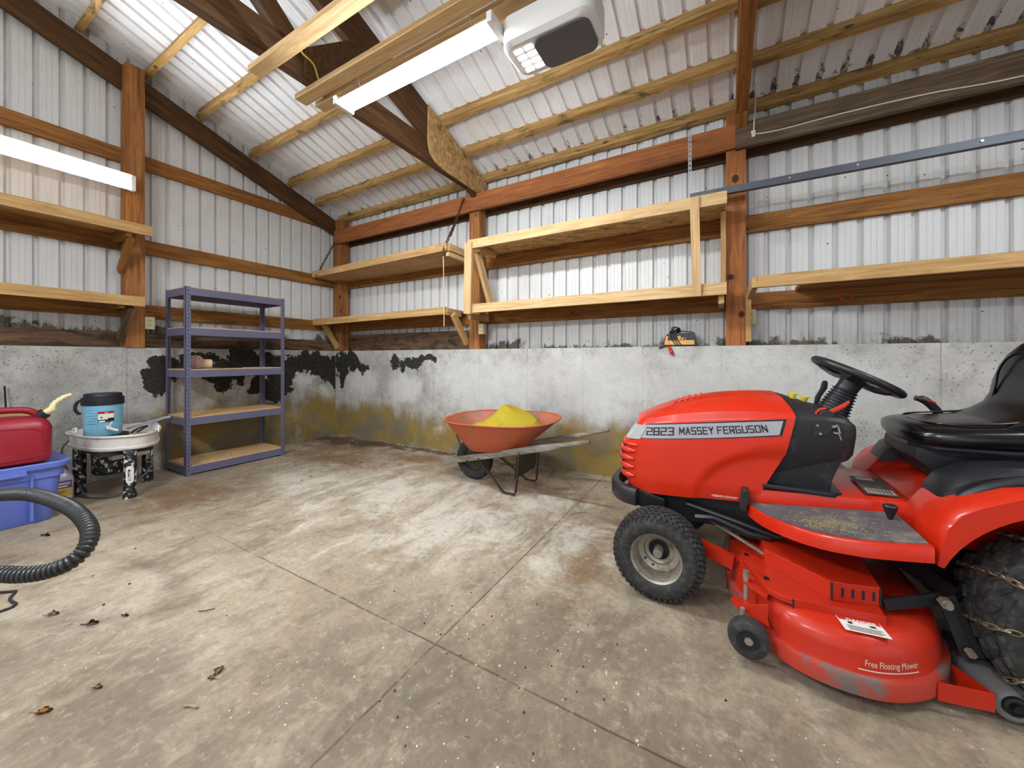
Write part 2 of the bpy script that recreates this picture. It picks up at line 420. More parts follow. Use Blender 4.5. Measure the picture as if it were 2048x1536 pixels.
def obj(name, bm, mat, parent=None, M=None, smooth=None, bevel=0.0):
    """link a bmesh as one mesh object. M is its matrix in the world; smooth is a crease angle in degrees"""
    if bevel:
        es = [e for e in bm.edges if len(e.link_faces) == 2 and e.calc_face_angle(0) > .5]
        if es: bmesh.ops.bevel(bm, geom=es, offset=bevel, segments=2, profile=.6, affect='EDGES', clamp_overlap=True)
    bm.normal_update()
    if smooth is not None:
        a = math.radians(smooth)
        for f in bm.faces: f.smooth = True
        for e in bm.edges:
            if len(e.link_faces) == 2 and e.calc_face_angle(0) > a: e.smooth = False
    me = bpy.data.meshes.new(name)
    bm.to_mesh(me); bm.free()
    for m_ in (mat if isinstance(mat, (list, tuple)) else [mat]):
        me.materials.append(m_ if not isinstance(m_, str) else MAT[m_])
    o = bpy.data.objects.new(name, me)
    COL.objects.link(o)
    M = M if M is not None else Matrix()
    if parent is not None:
        o.parent = parent
        o.matrix_basis = world_of(parent).inverted() @ M
    else:
        o.matrix_basis = M
    return o

def tag(o, label=None, cat=None, group=None, kind=None):
    if label: o['label'] = label
    if cat: o['category'] = cat
    if group: o['group'] = group
    if kind: o['kind'] = kind
    return o

def empty(name, loc, label, cat, group=None, rz=0.0):
    o = bpy.data.objects.new(name, None)
    COL.objects.link(o)
    o.empty_display_size = .1
    o.matrix_basis = Matrix.Translation(loc) @ Matrix.Rotation(rz, 4, 'Z')
    return tag(o, label, cat, group)

def add_box(bm, lo, hi, M=None, mi=0):
    x0, y0, z0 = lo; x1, y1, z1 = hi
    co = [(x0, y0, z0), (x1, y0, z0), (x1, y1, z0), (x0, y1, z0), (x0, y0, z1), (x1, y0, z1), (x1, y1, z1), (x0, y1, z1)]
    vs = [bm.verts.new((M @ Vector(c)) if M is not None else c) for c in co]
    for f in ((3, 2, 1, 0), (4, 5, 6, 7), (0, 1, 5, 4), (1, 2, 6, 5), (2, 3, 7, 6), (3, 0, 4, 7)):
        fc = bm.faces.new([vs[i] for i in f]); fc.material_index = mi
    return vs

def bx(lo, hi):
    bm = bmesh.new(); add_box(bm, lo, hi); return bm

def frame(d, up=(0, 0, 1)):
    x = Vector(d).normalized()
    u = Vector(up)
    if abs(x.dot(u)) > .999 * u.length: u = Vector((0, 1, 0)) if abs(x.y) < .9 else Vector((1, 0, 0))
    y = u.cross(x).normalized()
    z = x.cross(y)
    return Matrix((x, y, z)).transposed()

def beam(name, A, B, w, h, mat, parent=None, up=(0, 0, 1), bev=.003, wane=0.0):
    """a sawn board from A to B: w across, h along 'up'; its grain runs along its own X axis"""
    A = Vector(A); B = Vector(B)
    L = (B - A).length
    bm = bmesh.new()
    nseg = max(1, int(L / .25)) if wane else 1
    rings = []
    rr = random.Random(int(abs(A.x * 13 + A.y * 7 + A.z * 5 + L) * 1000))
    for i in range(nseg + 1):
        x = -L / 2 + L * i / nseg
        ring = []
        for sy, sz in ((-1, -1), (1, -1), (1, 1), (-1, 1)):
            k = rr.uniform(0, wane) if wane else 0
            ring.append((x, sy * (w / 2 - k * .5), sz * (h / 2 - (k if sz < 0 else 0))))
        rings.append(ring)
    loft(bm, rings, True, True)
    M = Matrix.Translation((A + B) / 2) @ frame(B - A, up).to_4x4()
    return obj(name, bm, mat, parent, M, bevel=bev if not wane else 0, smooth=30 if wane else None)

def loft(bm, rings, closed=True, caps=True, mi=0):
    R = [[bm.verts.new(p) for p in r] for r in rings]
    n = len(R[0])
    for a, b in zip(R, R[1:]):
        for i in range(n if closed else n - 1):
            j = (i + 1) % n
            try:
                f = bm.faces.new((a[i], a[j], b[j], b[i])); f.material_index = mi
            except ValueError: pass
    if caps and closed:
        f = bm.faces.new(list(reversed(R[0]))); f.material_index = mi
        f = bm.faces.new(R[-1]); f.material_index = mi
    return R

def smooth_path(pts, n=8, closed=False):
    P = [Vector(p) for p in pts]
    out = []
    m = len(P)
    rng = range(m if closed else m - 1)
    for i in rng:
        p0 = P[(i - 1) % m] if closed or i > 0 else P[0] * 2 - P[1]
        p1 = P[i]; p2 = P[(i + 1) % m]
        p3 = P[(i + 2) % m] if closed or i + 2 < m else P[-1] * 2 - P[-2]
        for k in range(n):
            t = k / n
            out.append(.5 * ((2 * p1) + (-p0 + p2) * t + (2 * p0 - 5 * p1 + 4 * p2 - p3) * t * t + (-p0 + 3 * p1 - 3 * p2 + p3) * t ** 3))
    if not closed: out.append(P[-1].copy())
    return out

def tube(bm, pts, r, n=10, closed=False, caps=True, mi=0):
    P = [Vector(p) for p in pts]
    m = len(P)
    rad = r if callable(r) else (lambda i: r)
    T = []
    for i in range(m):
        if closed: d = P[(i + 1) % m] - P[i - 1]
        else: d = P[min(i + 1, m - 1)] - P[max(i - 1, 0)]
        T.append(d.normalized() if d.length > 1e-9 else Vector((1, 0, 0)))
    u = T[0].orthogonal().normalized()
    rings = []
    for i in range(m):
        u = (u - T[i] * u.dot(T[i]))
        u = u.normalized() if u.length > 1e-6 else T[i].orthogonal().normalized()
        v = T[i].cross(u)
        q = rad(i)
        rings.append([P[i] + (u * math.cos(2 * PI * k / n) + v * math.sin(2 * PI * k / n)) * q for k in range(n)])
    if closed: 
        rings.append(rings[0])
        R = [[bm.verts.new(p) for p in r_] for r_ in rings[:-1]]
        for i in range(m):
            a, b = R[i], R[(i + 1) % m]
            # match the seam
            sh = 0
            if i == m - 1:
                sh = min(range(n), key=lambda s: (a[0].co - b[s].co).length)
            for k in range(n):
                f = bm.faces.new((a[k], a[(k + 1) % n], b[(k + 1 + sh) % n], b[(k + sh) % n])); f.material_index = mi
    else:
        loft(bm, rings, True, caps, mi)

def lathe(bm, prof, n=32, M=None, close=False, mi=0, skip=None):
    """revolve (radius, height) pairs about Z"""
    M = M if M is not None else Matrix()
    R = []
    for r, z in prof:
        if r < 1e-6: R.append([bm.verts.new(M @ Vector((0, 0, z)))])
        else: R.append([bm.verts.new(M @ Vector((r * math.cos(2 * PI * k / n), r * math.sin(2 * PI * k / n), z))) for k in range(n)])
    pairs = list(zip(R, R[1:])) + ([(R[-1], R[0])] if close else [])
    for a, b in pairs:
        for k in range(n):
            j = (k + 1) % n
            try:
                if len(a) == 1 and len(b) == 1: continue
                if len(a) == 1: f = bm.faces.new((a[0], b[j], b[k]))
                elif len(b) == 1: f = bm.faces.new((a[k], a[j], b[0]))
                else: f = bm.faces.new((a[k], a[j], b[j], b[k]))
                f.material_index = mi
            except ValueError: pass

def prism(bm, poly, d, M=None, mi=0):
    """extrude a polygon given in (x, y) from z=0 to z=d, then apply M"""
    M = M if M is not None else Matrix()
    a = [bm.verts.new(M @ Vector((p[0], p[1], 0))) for p in poly]
    b = [bm.verts.new(M @ Vector((p[0], p[1], d))) for p in poly]
    n = len(a)
    for i in range(n):
        j = (i + 1) % n
        f = bm.faces.new((a[i], a[j], b[j], b[i])); f.material_index = mi
    f = bm.faces.new(list(reversed(a))); f.material_index = mi
    f = bm.faces.new(b); f.material_index = mi

def cyl(bm, A, B, r, n=16, r2=None, mi=0):
    r2 = r if r2 is None else r2
    A = Vector(A); B = Vector(B)
    F = frame(B - A)
    rings = []
    for p, q in ((A, r), (B, r2)):
        rings.append([p + F @ Vector((0, math.cos(2 * PI * k / n) * q, math.sin(2 * PI * k / n) * q)) for k in range(n)])
    loft(bm, rings, True, True, mi)

AX_Y = Matrix.Rotation(PI / 2, 4, 'X')       # Z axis -> -Y

def text_mesh(name, body, size, mat, M, parent, sx=1.0, bold=0.0, depth=.0006, shear=0.0, align='LEFT'):
    cu = bpy.data.curves.new(name, 'FONT')
    cu.body = body; cu.size = size; cu.extrude = depth; cu.offset = bold; cu.shear = shear
    cu.align_x = align
    cu.resolution_u = 3
    to = bpy.data.objects.new(name, cu)
    COL.objects.link(to)
    bpy.context.view_layer.update()
    me = bpy.data.meshes.new_from_object(to.evaluated_get(bpy.context.evaluated_depsgraph_get()))
    bpy.data.objects.remove(to); bpy.data.curves.remove(cu)
    me.materials.clear(); me.materials.append(MAT[mat])
    me.transform(Matrix.Diagonal((sx, 1, 1, 1)))
    o = bpy.data.objects.new(name, me)
    COL.objects.link(o)
    o.parent = parent
    o.matrix_basis = world_of(parent).inverted() @ M
    return o

def clone(o, parent=None):
    c = o.copy(); COL.objects.link(c)
    if parent is not None: c.parent = parent
    for ch in list(o.children): clone(ch, c)
    return c
# ------------------------------------------------------------------ the room
X1, Y1 = 9.0, -9.2           # far ends of the shed, behind the camera
RIDGE = -4.6
def zr(y):                   # underside of the roof sheets
    return 3.325 - .343 * y if y > RIDGE else 3.325 - .343 * (2 * RIDGE - y)
def zb(y):                   # underside of the purlins = top of the rafters
    return zr(y) - .093
PITCH = .1445

def sheet_profile(a0, a1, start=0.0):
    """(position, depth) along a ribbed steel sheet: an outward channel and two fine beads per pitch"""
    out = []
    k = math.floor((a0 - start) / PITCH)
    while start + k * PITCH < a1:
        b = start + k * PITCH
        for d, h in ((0, 0), (.003, .028), (.030, .028), (.041, 0), (.076, 0), (.078, .0022), (.080, 0), (.108, 0), (.110, .0022), (.112, 0)):
            p = b + d
            if a0 < p < a1: out.append((p, h))
        k += 1
    return [(a0, 0)] + out + [(a1, 0)]

def concrete_faces(bm, lo, hi): add_box(bm, lo, hi, mi=0)

def siding_wall(bm, axis, base, sign, a0, a1, z0, ztop, start=0.0):
    prev = None
    for a, h in sheet_profile(a0, a1, start):
        b = base + sign * h
        p = (b, a) if axis == 'y' else (a, b)
        c = (bm.verts.new((p[0], p[1], z0)), bm.verts.new((p[0], p[1], ztop(a))))
        if prev:
            f = bm.faces.new((prev[0], c[0], c[1], prev[1])); f.material_index = 1
        prev = c

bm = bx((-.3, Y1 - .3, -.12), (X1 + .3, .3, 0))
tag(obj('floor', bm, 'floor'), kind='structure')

bm = bmesh.new()
add_box(bm, (-.24, Y1, 0), (0, .24, 1.22))
siding_wall(bm, 'y', -.165, -1, Y1, .19, 1.2, lambda a: zr(a) + .03, -.03)
tag(obj('wall_left', bm, ['conc_left', 'siding_stained']), kind='structure')

bm = bmesh.new()
add_box(bm, (0, 0, 0), (X1, .24, 1.22))
for sgn in (0,):
    # small vertical fillet where the two pours meet
    add_box(bm, (-.001, -.05, 0), (.012, .01, 1.218))
siding_wall(bm, 'x', .185, 1, -.2, X1, 1.2, lambda a: 3.30, .02)
tag(obj('wall_right', bm, ['conc_right', 'siding']), kind='structure')

# unseen walls behind the camera, two wide openings added to let fill daylight in
bm = bmesh.new()
for xa, xb in ((0, 1.2), (7.8, X1)):
    add_box(bm, (xa, Y1 - .24, 0), (xb, Y1, 1.22))
    siding_wall(bm, 'x', Y1 - .18, -1, xa - .2 * (xa == 0), xb, 1.2, lambda a: zr(Y1) + .05)
siding_wall(bm, 'x', Y1 - .18, -1, 1.2, 7.8, 2.9, lambda a: zr(Y1) + .05)
tag(obj('wall_back', bm, ['conc_right', 'siding']), kind='structure')
bm = bmesh.new()
siding_wall(bm, 'y', X1, 1, Y1, -7.6, 0, lambda a: zr(a) + .03)
siding_wall(bm, 'y', X1, 1, -7.6, -2.6, 2.7, lambda a: zr(a) + .03)
siding_wall(bm, 'y', X1, 1, -2.6, .2, 0, lambda a: zr(a) + .03)
tag(obj('wall_front', bm, ['siding', 'siding']), kind='structure')

bm = bmesh.new()
prev = None
for x, h in sheet_profile(-.25, X1 + .1, .06):
    c = [bm.verts.new((x, y, zr(y) + h)) for y in (.32, RIDGE, Y1 - .2)]
    if prev:
        for i in (0, 1): bm.faces.new((prev[i], prev[i + 1], c[i + 1], c[i]))
    prev = c
tag(obj('ceiling', bm, 'roof_steel'), kind='structure')

# ------------------------------------------------------------------ timber frame
def post(x0, x1, y0, y1, z1, label, mat='wood_post', slope=0.0):
    o = beam('timber_post', ((x0 + x1) / 2, (y0 + y1) / 2, 1.221), ((x0 + x1) / 2, (y0 + y1) / 2, z1), x1 - x0, y1 - y0, mat, up=(0, 1, 0), bev=.005)
    return tag(o, label, 'post', 'timber posts on the concrete wall')
post(-.12, .02, -2.252, -2.117, 3.93, 'rough brown timber post on the left wall, standing beside the wall lamp')
post(-.13, .05, .005, .14, 3.16, 'dark brown timber post in the far corner of the shed')
post(2.371, 2.511, .005, .14, 3.12, 'reddish timber post under the strand board truss plate')
kp = post(4.953, 5.091, 0, .14, 3.09, 'wide orange timber post with big dark knots, behind the end of the steel track', 'wood_knotty')

for kx, kz, ka, kb in ((5.018, 2.565, .026, .034), (4.985, 1.775, .028, .026), (5.062, 1.47, .020, .030)):
    bm = bmesh.new()
    for sc, y, mi in ((1.0, -.0006, 0), (.62, -.0012, 1)):
        vs = [bm.verts.new((kx + ka * sc * math.cos(2 * PI * k / 20) * (1 + .12 * math.sin(3 * k)), y, kz + kb * sc * math.sin(2 * PI * k / 20))) for k in range(20)]
        f = bm.faces.new(vs); f.material_index = mi; f.normal_update()
        if f.normal.y > 0: f.normal_flip()
    obj('knot', bm, ['wood_dark', 'knot_core'], kp)

def girt(A, B, h, label, mat='wood_girt', t=.04, w=0.0):
    o = beam('wall_girt', A, B, t, h, mat, bev=.003)
    return tag(o, label, 'beam', 'horizontal wall boards nailed behind the posts')
xg = -.142
for ya, yb, side in ((-5.0, -2.19, 'left of the lamp post'), (-2.186, .14, 'between the lamp post and the far corner')):
    girt((xg, ya, 3.08), (xg, yb, 3.08), .14, 'highest brown board on the left wall, ' + side)
    girt((xg, ya, 2.235), (xg, yb, 2.235), .143, 'brown board at upper shelf height, '+'left wall ' + side)
    girt((xg, ya, 1.585), (xg, yb, 1.585), .137, 'low orange brown board on the left wall, ' + side)
    girt((xg, ya, 1.296), (xg, yb, 1.296), .15, 'blackened sill board on the left wall, ' + side, 'wood_sill')
yg = .162
for xa, xb, side in ((-.02, 2.44, 'in the corner bay of the right wall'), (2.444, 5.02, 'behind the pine double shelf'), (5.024, 8.0, 'right of the knotty orange post')):
    girt((xa, yg, 2.228), (xb, yg, 2.228), .143, 'brown board at upper shelf height, ' + side, 'wood_girt')
    girt((xa, yg, 1.585), (xb, yg, 1.585), .14, 'brown board at lower shelf height, ' + side, 'wood_girt')
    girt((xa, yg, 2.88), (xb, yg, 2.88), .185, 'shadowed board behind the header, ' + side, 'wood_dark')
girt((.06, yg, 1.338), (2.37, yg, 1.338), .235, 'stained wide sill board above the concrete in the corner bay of the right wall', 'wood_sill')

tag(beam('header_beam', (-.05, -.02, 2.885), (5.018, -.02, 2.893), .04, .19, 'wood_red', bev=.003), 'long reddish brown header beam across the right wall', 'beam')
tag(beam('header_beam', (5.02, -.02, 2.884), (8.8, -.02, 2.872), .04, .195, 'wood_grey', bev=.003), 'dark weathered grey header beam at upper right with a cable stapled to it', 'beam')

def rafter_pts(x, y0, y1, drop, h):
    return (x, y0, zb(y0) - drop - h / 2), (x, y1, zb(y1) - drop - h / 2)
A, B = rafter_pts(-.10, .12, RIDGE, .07, .235)
tag(beam('gable_rafter', A, B, .04, .222, 'wood_dark'), 'dark brown sloping rafter along the top of the left wall', 'rafter')

names = {.14: 'lowest', -.24: 'second lowest', -.62: 'third lowest', -1.09: 'fourth lowest', -1.62: 'fifth lowest', -2.06: 'sixth lowest', -2.5: 'seventh lowest', -2.95: 'eighth lowest'}
for y, nm in names.items():
    zc = (zr(y) + zb(y)) / 2
    up = Vector((0, .343, 1)).normalized()
    o = beam('roof_purlin', (-.15, y, zc), (5.06, y, zc), .058, .118, 'wood_purlin', up=up, wane=.010)
    tag(o, nm + ' roof purlin, weathered pine batten between the left wall and the knotty orange post', 'purlin', 'roof purlins')
    if y > -1.7:
        o = beam('roof_purlin', (5.0, y + .042, zc - .015), (8.95, y + .042, zc - .015), .058, .118, 'wood_purlin', up=up, wane=.010)
        tag(o, nm + ' roof purlin, weathered batten in the bay right of the knotty orange post', 'purlin', 'roof purlins')

def truss(x, w, label, gusset, wd='wood_dark'):
    t = empty('roof_truss', (x, 0, 2.99), label, 'truss', 'roof trusses')
    beam('bottom_chord', (x, .12, 3.092), (x, Y1 + .1, 3.092), w, .205, wd, t)
    A = (x, .12, zb(.12) - .155); B = (x, RIDGE, zb(RIDGE) - .155)
    beam('top_chord', A, B, w, .28, wd, t)
    for ya, yb in ((-1.93, -1.30), (-2.0, -3.1)):
        beam('web', (x, ya, 3.1), (x, yb, zb(yb) - .25), w, .14, 'wood_dark', t, up=(0, 1, 0))
    if gusset:
        R = Matrix((( 0, 0, 1), (1, 0, 0), (0, 1, 0))).to_4x4()      # polygon (y, z) extruded along +X
        bm = bmesh.new()
        prism(bm, [(.15, 3.01), (.15, zb(.15) + .005), (-.3, zb(-.3) + .005), (-.835, zb(-.835)), (-.84, 3.16), (-.81, 3.07), (-.74, 3.02), (-.62, 2.995), (-.05, 2.99)], .013, Matrix.Translation((x + w / 2 + .001, 0, 0)) @ R)
        tag(obj('gusset_plate', bm, 'osb', t, Matrix()), 'pale strand board gusset plate over the post')
        bm = bmesh.new()
        prism(bm, [(-2.03, 2.995), (-2.02, 3.2), (-1.66, 3.52), (-1.5, 3.5), (-1.75, 3.18), (-1.86, 2.995)], .012, Matrix.Translation((x + w / 2 + .001, 0, 0)) @ R)
        obj('joint_plate', bm, 'wood_dark', t, Matrix())
    return t
truss(2.47, .06, 'dark roof truss with a strand board plate, landing on the reddish post', True)
truss(5.057, .075, 'roof truss seen end on above the knotty orange post', False, 'wood_girt')

lab = {(-2.275, -2.195): 'pale lamp board under the truss, farthest left of the three', (-1.975, -1.89): 'pale lamp board under the truss carrying the lamp hook, middle of the three', (-1.855, -1.775): 'pale lamp board directly above the hanging lamp, nearest the right wall'}
for k, ((ya, yb), lb) in enumerate(lab.items()):
    o = beam('lamp_board', (2.30 + .05 * (k == 2), (ya + yb) / 2, 2.971), (7.4, (ya + yb) / 2, 2.971), yb - ya, .036, 'wood_pine')
    tag(o, lb, 'board', 'boards nailed under the truss')

# ------------------------------------------------------------------ lamps
def lamp(M, label, cat='lamp', strength=40.0, name='shop_light', group='fluorescent shop lights', wings=0):
    """two tube shop light, 1.22 m long along local X, tubes facing local -Z, origin at its mounting face"""
    t = empty(name, (0, 0, 0), label, cat, group)
    t.matrix_basis = M
    bm = bmesh.new()
    L = .61
    prof = [(-.034, -.022), (-.028, 0), (.028, 0), (.034, -.022), (.026, -.03), (-.026, -.03)]
    if wings == 2: prof = [(-.058, -.029), (-.045, -.012), (-.03, 0), (.03, 0), (.045, -.012), (.058, -.029), (.055, -.031), (.04, -.016), (-.04, -.016), (-.055, -.031)]
    if wings == 1: prof = [(-.075, -.052), (-.045, -.012), (-.03, 0), (.03, 0), (.045, -.012), (.075, -.052), (.072, -.054), (.04, -.016), (-.04, -.016), (-.072, -.054)]
    loft(bm, [[(x, p[0], p[1]) for p in prof] for x in (-L, L)], True, True)
    obj('reflector', bm, 'fixture_white', t, world_of(t))
    m = MAT.setdefault('tube%g' % strength, emit('fluorescent_tube_%g' % strength, strength))
    for y in ((-.035, .035) if wings else (-.048, .048)):
        bm = bmesh.new()
        cyl(bm, (-L + .02, y, -.042 if wings else -.034), (L - .02, y, -.042 if wings else -.034), .017, 14)
        obj('fluorescent_tube', bm, m, t, world_of(t), smooth=40)
    for x in (-1, 1):
        bm = bmesh.new()
        add_box(bm, (x * L - .018, -.070, -.058), (x * L + .012, .070, -.004))
        obj('end_socket', bm, 'fixture_white', t, world_of(t), bevel=.004)
    return t
TUBE, BACK = 115.0, .45
l1 = lamp(Matrix.Translation((3.31, -1.872, 2.865)), 'bright double tube lamp hanging from the pale boards overhead', strength=TUBE, wings=2)
for x in (2.86, 3.76):
    bm = bmesh.new()
    pts = [(x, -1.885, 2.957), (x, -1.878, 2.93), (x + .004, -1.87, 2.905), (x, -1.872, 2.88), (x - .008, -1.88, 2.868)]
    tube(bm, smooth_path(pts, 4), .004, 6)
    obj('hook', bm, 'steel', l1)
R2 = Matrix(((0, 0, -1, .022), (1, 0, 0, -2.82), (0, -1, 0, 2.775), (0, 0, 0, 1)))
lamp(R2, 'bright double tube lamp mounted on the left wall post', strength=TUBE, wings=1)
lamp(Matrix.Translation((7.0, -1.872, 2.9)), 'tube lamp over the rear of the red mower, farther along the pale boards', strength=TUBE * .6, wings=1)
lamp(Matrix.Translation((4.3, -5.4, 2.9)), 'added fill tube lamp, out of view behind the camera', strength=TUBE * BACK)  # unseen fill lamp, added to lift the ceiling and the general light
lamp(Matrix.Translation((2.8, -4.8, 2.9)), 'added fill tube lamp, out of view at the left rear of the shed', strength=TUBE * 1.75)  # another unseen lamp, added to brighten the left wall

# opener hanging beside the lamp
op = empty('door_opener', (4.12, -1.62, 2.66), 'white garage door opener housing with vents, beside the hanging lamp', 'door opener')
bm = bmesh.new()
def rrect(x0, y0, x1, y1, r, n=6):
    out = []
    for cx, cy, a in ((x1 - r, y1 - r, 0), (x0 + r, y1 - r, PI / 2), (x0 + r, y0 + r, PI), (x1 - r, y0 + r, 1.5 * PI)):
        out += [(cx + r * math.cos(a + k * PI / 2 / n), cy + r * math.sin(a + k * PI / 2 / n)) for k in range(n + 1)]
    return out
OX0, OX1, OY0, OY1, OZ = 3.93, 4.42, -1.86, -1.60, 2.72
prof = [(0.02, 0), (0, .02), (0, .15), (.03, .17)]
loft(bm, [[(p[0], p[1], OZ + z) for p in rrect(OX0 + i, OY0 + i, OX1 - i, OY1 - i, .06)] for i, z in prof], True, True)
obj('housing', bm, 'opener_white', op, smooth=40)
bm = bmesh.new()
prism(bm, rrect(OX0 + .17, OY0 + .03, OX1 - .03, OY1 - .02, .05), .012, Matrix.Translation((0, 0, OZ - .012)))
obj('motor_cover', bm, 'opener_dark', op, smooth=40)
bm = bmesh.new()
for i in range(4):
    for j in range(2):
        add_box(bm, (OX0 + .055 + j * .06, OY0 + .05 + i * .045, OZ - .004), (OX0 + .10 + j * .06, OY0 + .075 + i * .045, OZ + .002))
obj('vent_slots', bm, emit('opener_bulb', 3.0), op)
for x in (OX0 + .08, OX1 - .08):
    bm = bmesh.new()
    add_box(bm, (x - .012, OY0 + .12, OZ + .16), (x + .012, OY0 + .123, 3.0))
    obj('hanger_strap', bm, 'steel', op)

# ------------------------------------------------------------------ shelves of boards
def shelf_box(lo, hi, mat, name, parent):
    lo = Vector(lo); hi = Vector(hi)
    d = hi - lo
    c = (lo + hi) / 2
    ax = max(range(3), key=lambda i: d[i])
    e = Vector((0, 0, 0)); e[ax] = d[ax] / 2
    if ax == 0: w, h, up = d.y, d.z, (0, 0, 1)
    elif ax == 1: w, h, up = d.x, d.z, (0, 0, 1)
    else: w, h, up = d.x, d.y, (0, 1, 0)
    return beam(name, c - e, c + e, w, h, mat, parent, up, bev=.002)

G = 'plank shelves along the walls'
# left wall
for z0, z1, zp, yend, lbl in ((2.25, 2.34, 2.307, -2.15, 'upper plank shelf on the left wall, under the wall lamp'), (1.592, 1.678, 1.657, -2.20, 'lower plank shelf on the left wall, above the bare concrete')):
    t = empty('wall_shelf', (.1, -3.4, z0), lbl, 'shelf', G)
    shelf_box((.28, -5, z0), (.32, yend, z1), 'wood_pine2', 'front_rail', t)
    shelf_box((-.16, -5, zp), (.28, yend - .02, zp + .018), 'wood_pine2', 'shelf_board', t)
    shelf_box((-.11, yend - .165, zp - .09), (.278, yend - .125, zp - .002), 'wood_girt', 'bracket_arm', t)
    zt = zp - .075
    beam('brace', (.25, -2.275, zt), (-.04, -2.275, zt - .29), .038, .075, 'wood_girt' if z0 > 2 else 'wood_grey', t, up=(0, 0, 1))
# corner bay of the right wall
t = empty('wall_shelf', (1.2, -.1, 2.25), 'thick plank shelf hanging from two rusty chains in the far corner', 'shelf', G)
A, B = Vector((-.10, -.325, 2.288)), Vector((2.395, -.42, 2.296))
beam('front_rail', A, B, .04, .085, 'wood_pine2', t)
d = (B - A).normalized()
bm = bmesh.new()
prism(bm, [(-.10, -.31), (2.39, -.40), (2.39, .18), (-.10, .18)], .018, Matrix.Translation((0, 0, 2.254)))
obj('shelf_board', bm, 'wood_pine2', t)
bm = bmesh.new()
prism(bm, [(-.10, -.30), (2.37, -.39), (2.37, .17), (-.10, .17)], .018, Matrix.Translation((0, 0, 2.318)))
obj('top_board', bm, 'wood_pine2', t)
shelf_box((2.372, -.40, 2.262), (2.41, -.02, 2.337), 'wood_pine', 'end_rail', t)
shelf_box((2.36, -.40, 2.205), (2.398, -.02, 2.25), 'wood_pine', 'end_cleat', t)

t = empty('wall_shelf', (1.2, -.1, 1.6), 'lower plank shelf in the far corner resting on two diagonal braces', 'shelf', G)
beam('front_rail', (-.155, -.30, 1.618), (2.245, -.26, 1.648), .04, .082, 'wood_pine2', t)
bm = bmesh.new()
prism(bm, [(-.16, -.28), (2.24, -.24), (2.24, .18), (-.16, .18)], .018, Matrix.Translation((0, 0, 1.657)))
obj('shelf_board', bm, 'wood_pine2', t)
shelf_box((2.225, -.26, 1.60), (2.262, .0, 1.675), 'wood_pine2', 'end_rail', t)
beam('brace', (-.02, -.22, 1.60), (-.02, .0, 1.265), .04, .07, 'wood_pine2', t, up=(0, 1, 1))
beam('brace', (2.34, -.25, 1.60), (2.34, .0, 1.29), .04, .07, 'wood_pine2', t, up=(0, 1, 1))
shelf_box((-.05, -.22, 1.585), (.25, -.18, 1.655), 'wood_girt', 'bracket_arm', t)

# double pine shelf
t = empty('wall_shelf', (3.75, -.1, 1.6), 'long two level pine shelf unit of fresh lumber and strand board', 'shelf', G)
shelf_box((2.62, -.37, 2.252), (4.958, -.332, 2.342), 'wood_pine', 'upper_front_rail', t)
shelf_box((2.62, -.332, 2.306), (4.95, .18, 2.322), 'osb', 'upper_shelf_board', t)
shelf_box((2.56, -.30, 1.597), (4.956, -.262, 1.688), 'wood_pine', 'lower_front_rail', t)
shelf_box((2.56, -.262, 1.657), (4.95, .18, 1.673), 'osb', 'lower_shelf_board', t)
beam('face_board', (2.645, -.383, 2.31), (2.585, -.32, 1.585), .088, .02, 'wood_pine', t, up=(0, -1, 0))
beam('face_board', (4.745, -.382, 2.335), (4.757, -.312, 1.595), .062, .02, 'wood_pine', t, up=(0, -1, 0))
shelf_box((4.915, -.06, 1.69), (4.952, .03, 2.30), 'wood_pine2', 'end_post', t)
beam('brace', (2.66, -.25, 2.24), (2.66, .04, 1.68), .04, .085, 'wood_pine', t, up=(0, 1, 1))
shelf_box((2.70, -.31, 2.225), (2.74, .0, 2.29), 'wood_pine2', 'bracket_arm', t)
shelf_box((2.54, -.25, 1.535), (2.58, .1, 1.597), 'wood_pine2', 'bracket_arm', t)
shelf_box((4.90, -.25, 1.535), (4.94, .1, 1.597), 'wood_pine2', 'bracket_arm', t)

# far right shelf
t = empty('wall_shelf', (6.2, -.1, 1.6), 'loose plank shelf with crumbs at far right, above the red mower seat', 'shelf', G)
beam('front_rail', (5.145, -.345, 1.66), (8.4, -.40, 1.655), .04, .082, 'wood_pine2', t)
bm = bmesh.new()
prism(bm, [(5.30, -.335), (8.4, -.38), (8.4, -.08), (5.42, -.08)], .016, Matrix.Translation((0, 0, 1.692)))
obj('shelf_board', bm, 'wood_pine2', t)
beam('back_board', (5.42, -.0, 1.655), (8.4, -.02, 1.655), .25, .03, 'wood_girt', t)
beam('bracket_arm', (5.13, -.36, 1.655), (5.115, .02, 1.62), .038, .07, 'wood_pine2', t)
shelf_box((5.09, -.02, 1.25), (5.125, .03, 1.63), 'wood_pine2', 'bracket_leg', t)
bm = bmesh.new()
rr = random.Random(3)
for i in range(130):
    x = rr.uniform(5.45, 7.2); y = rr.uniform(-.32, -.12); s_ = rr.uniform(.003, .010)
    add_box(bm, (-s_, -s_ * .5, 0), (s_, s_ * .5, s_ * .7), Matrix.Translation((x, y, 1.708)) @ Matrix.Rotation(rr.uniform(0, 3), 4, 'Z'))
tag(obj('crumbs', bm, 'leaf_dry'), 'dry crumbs scattered along the top of the far right shelf', 'debris', kind='stuff')

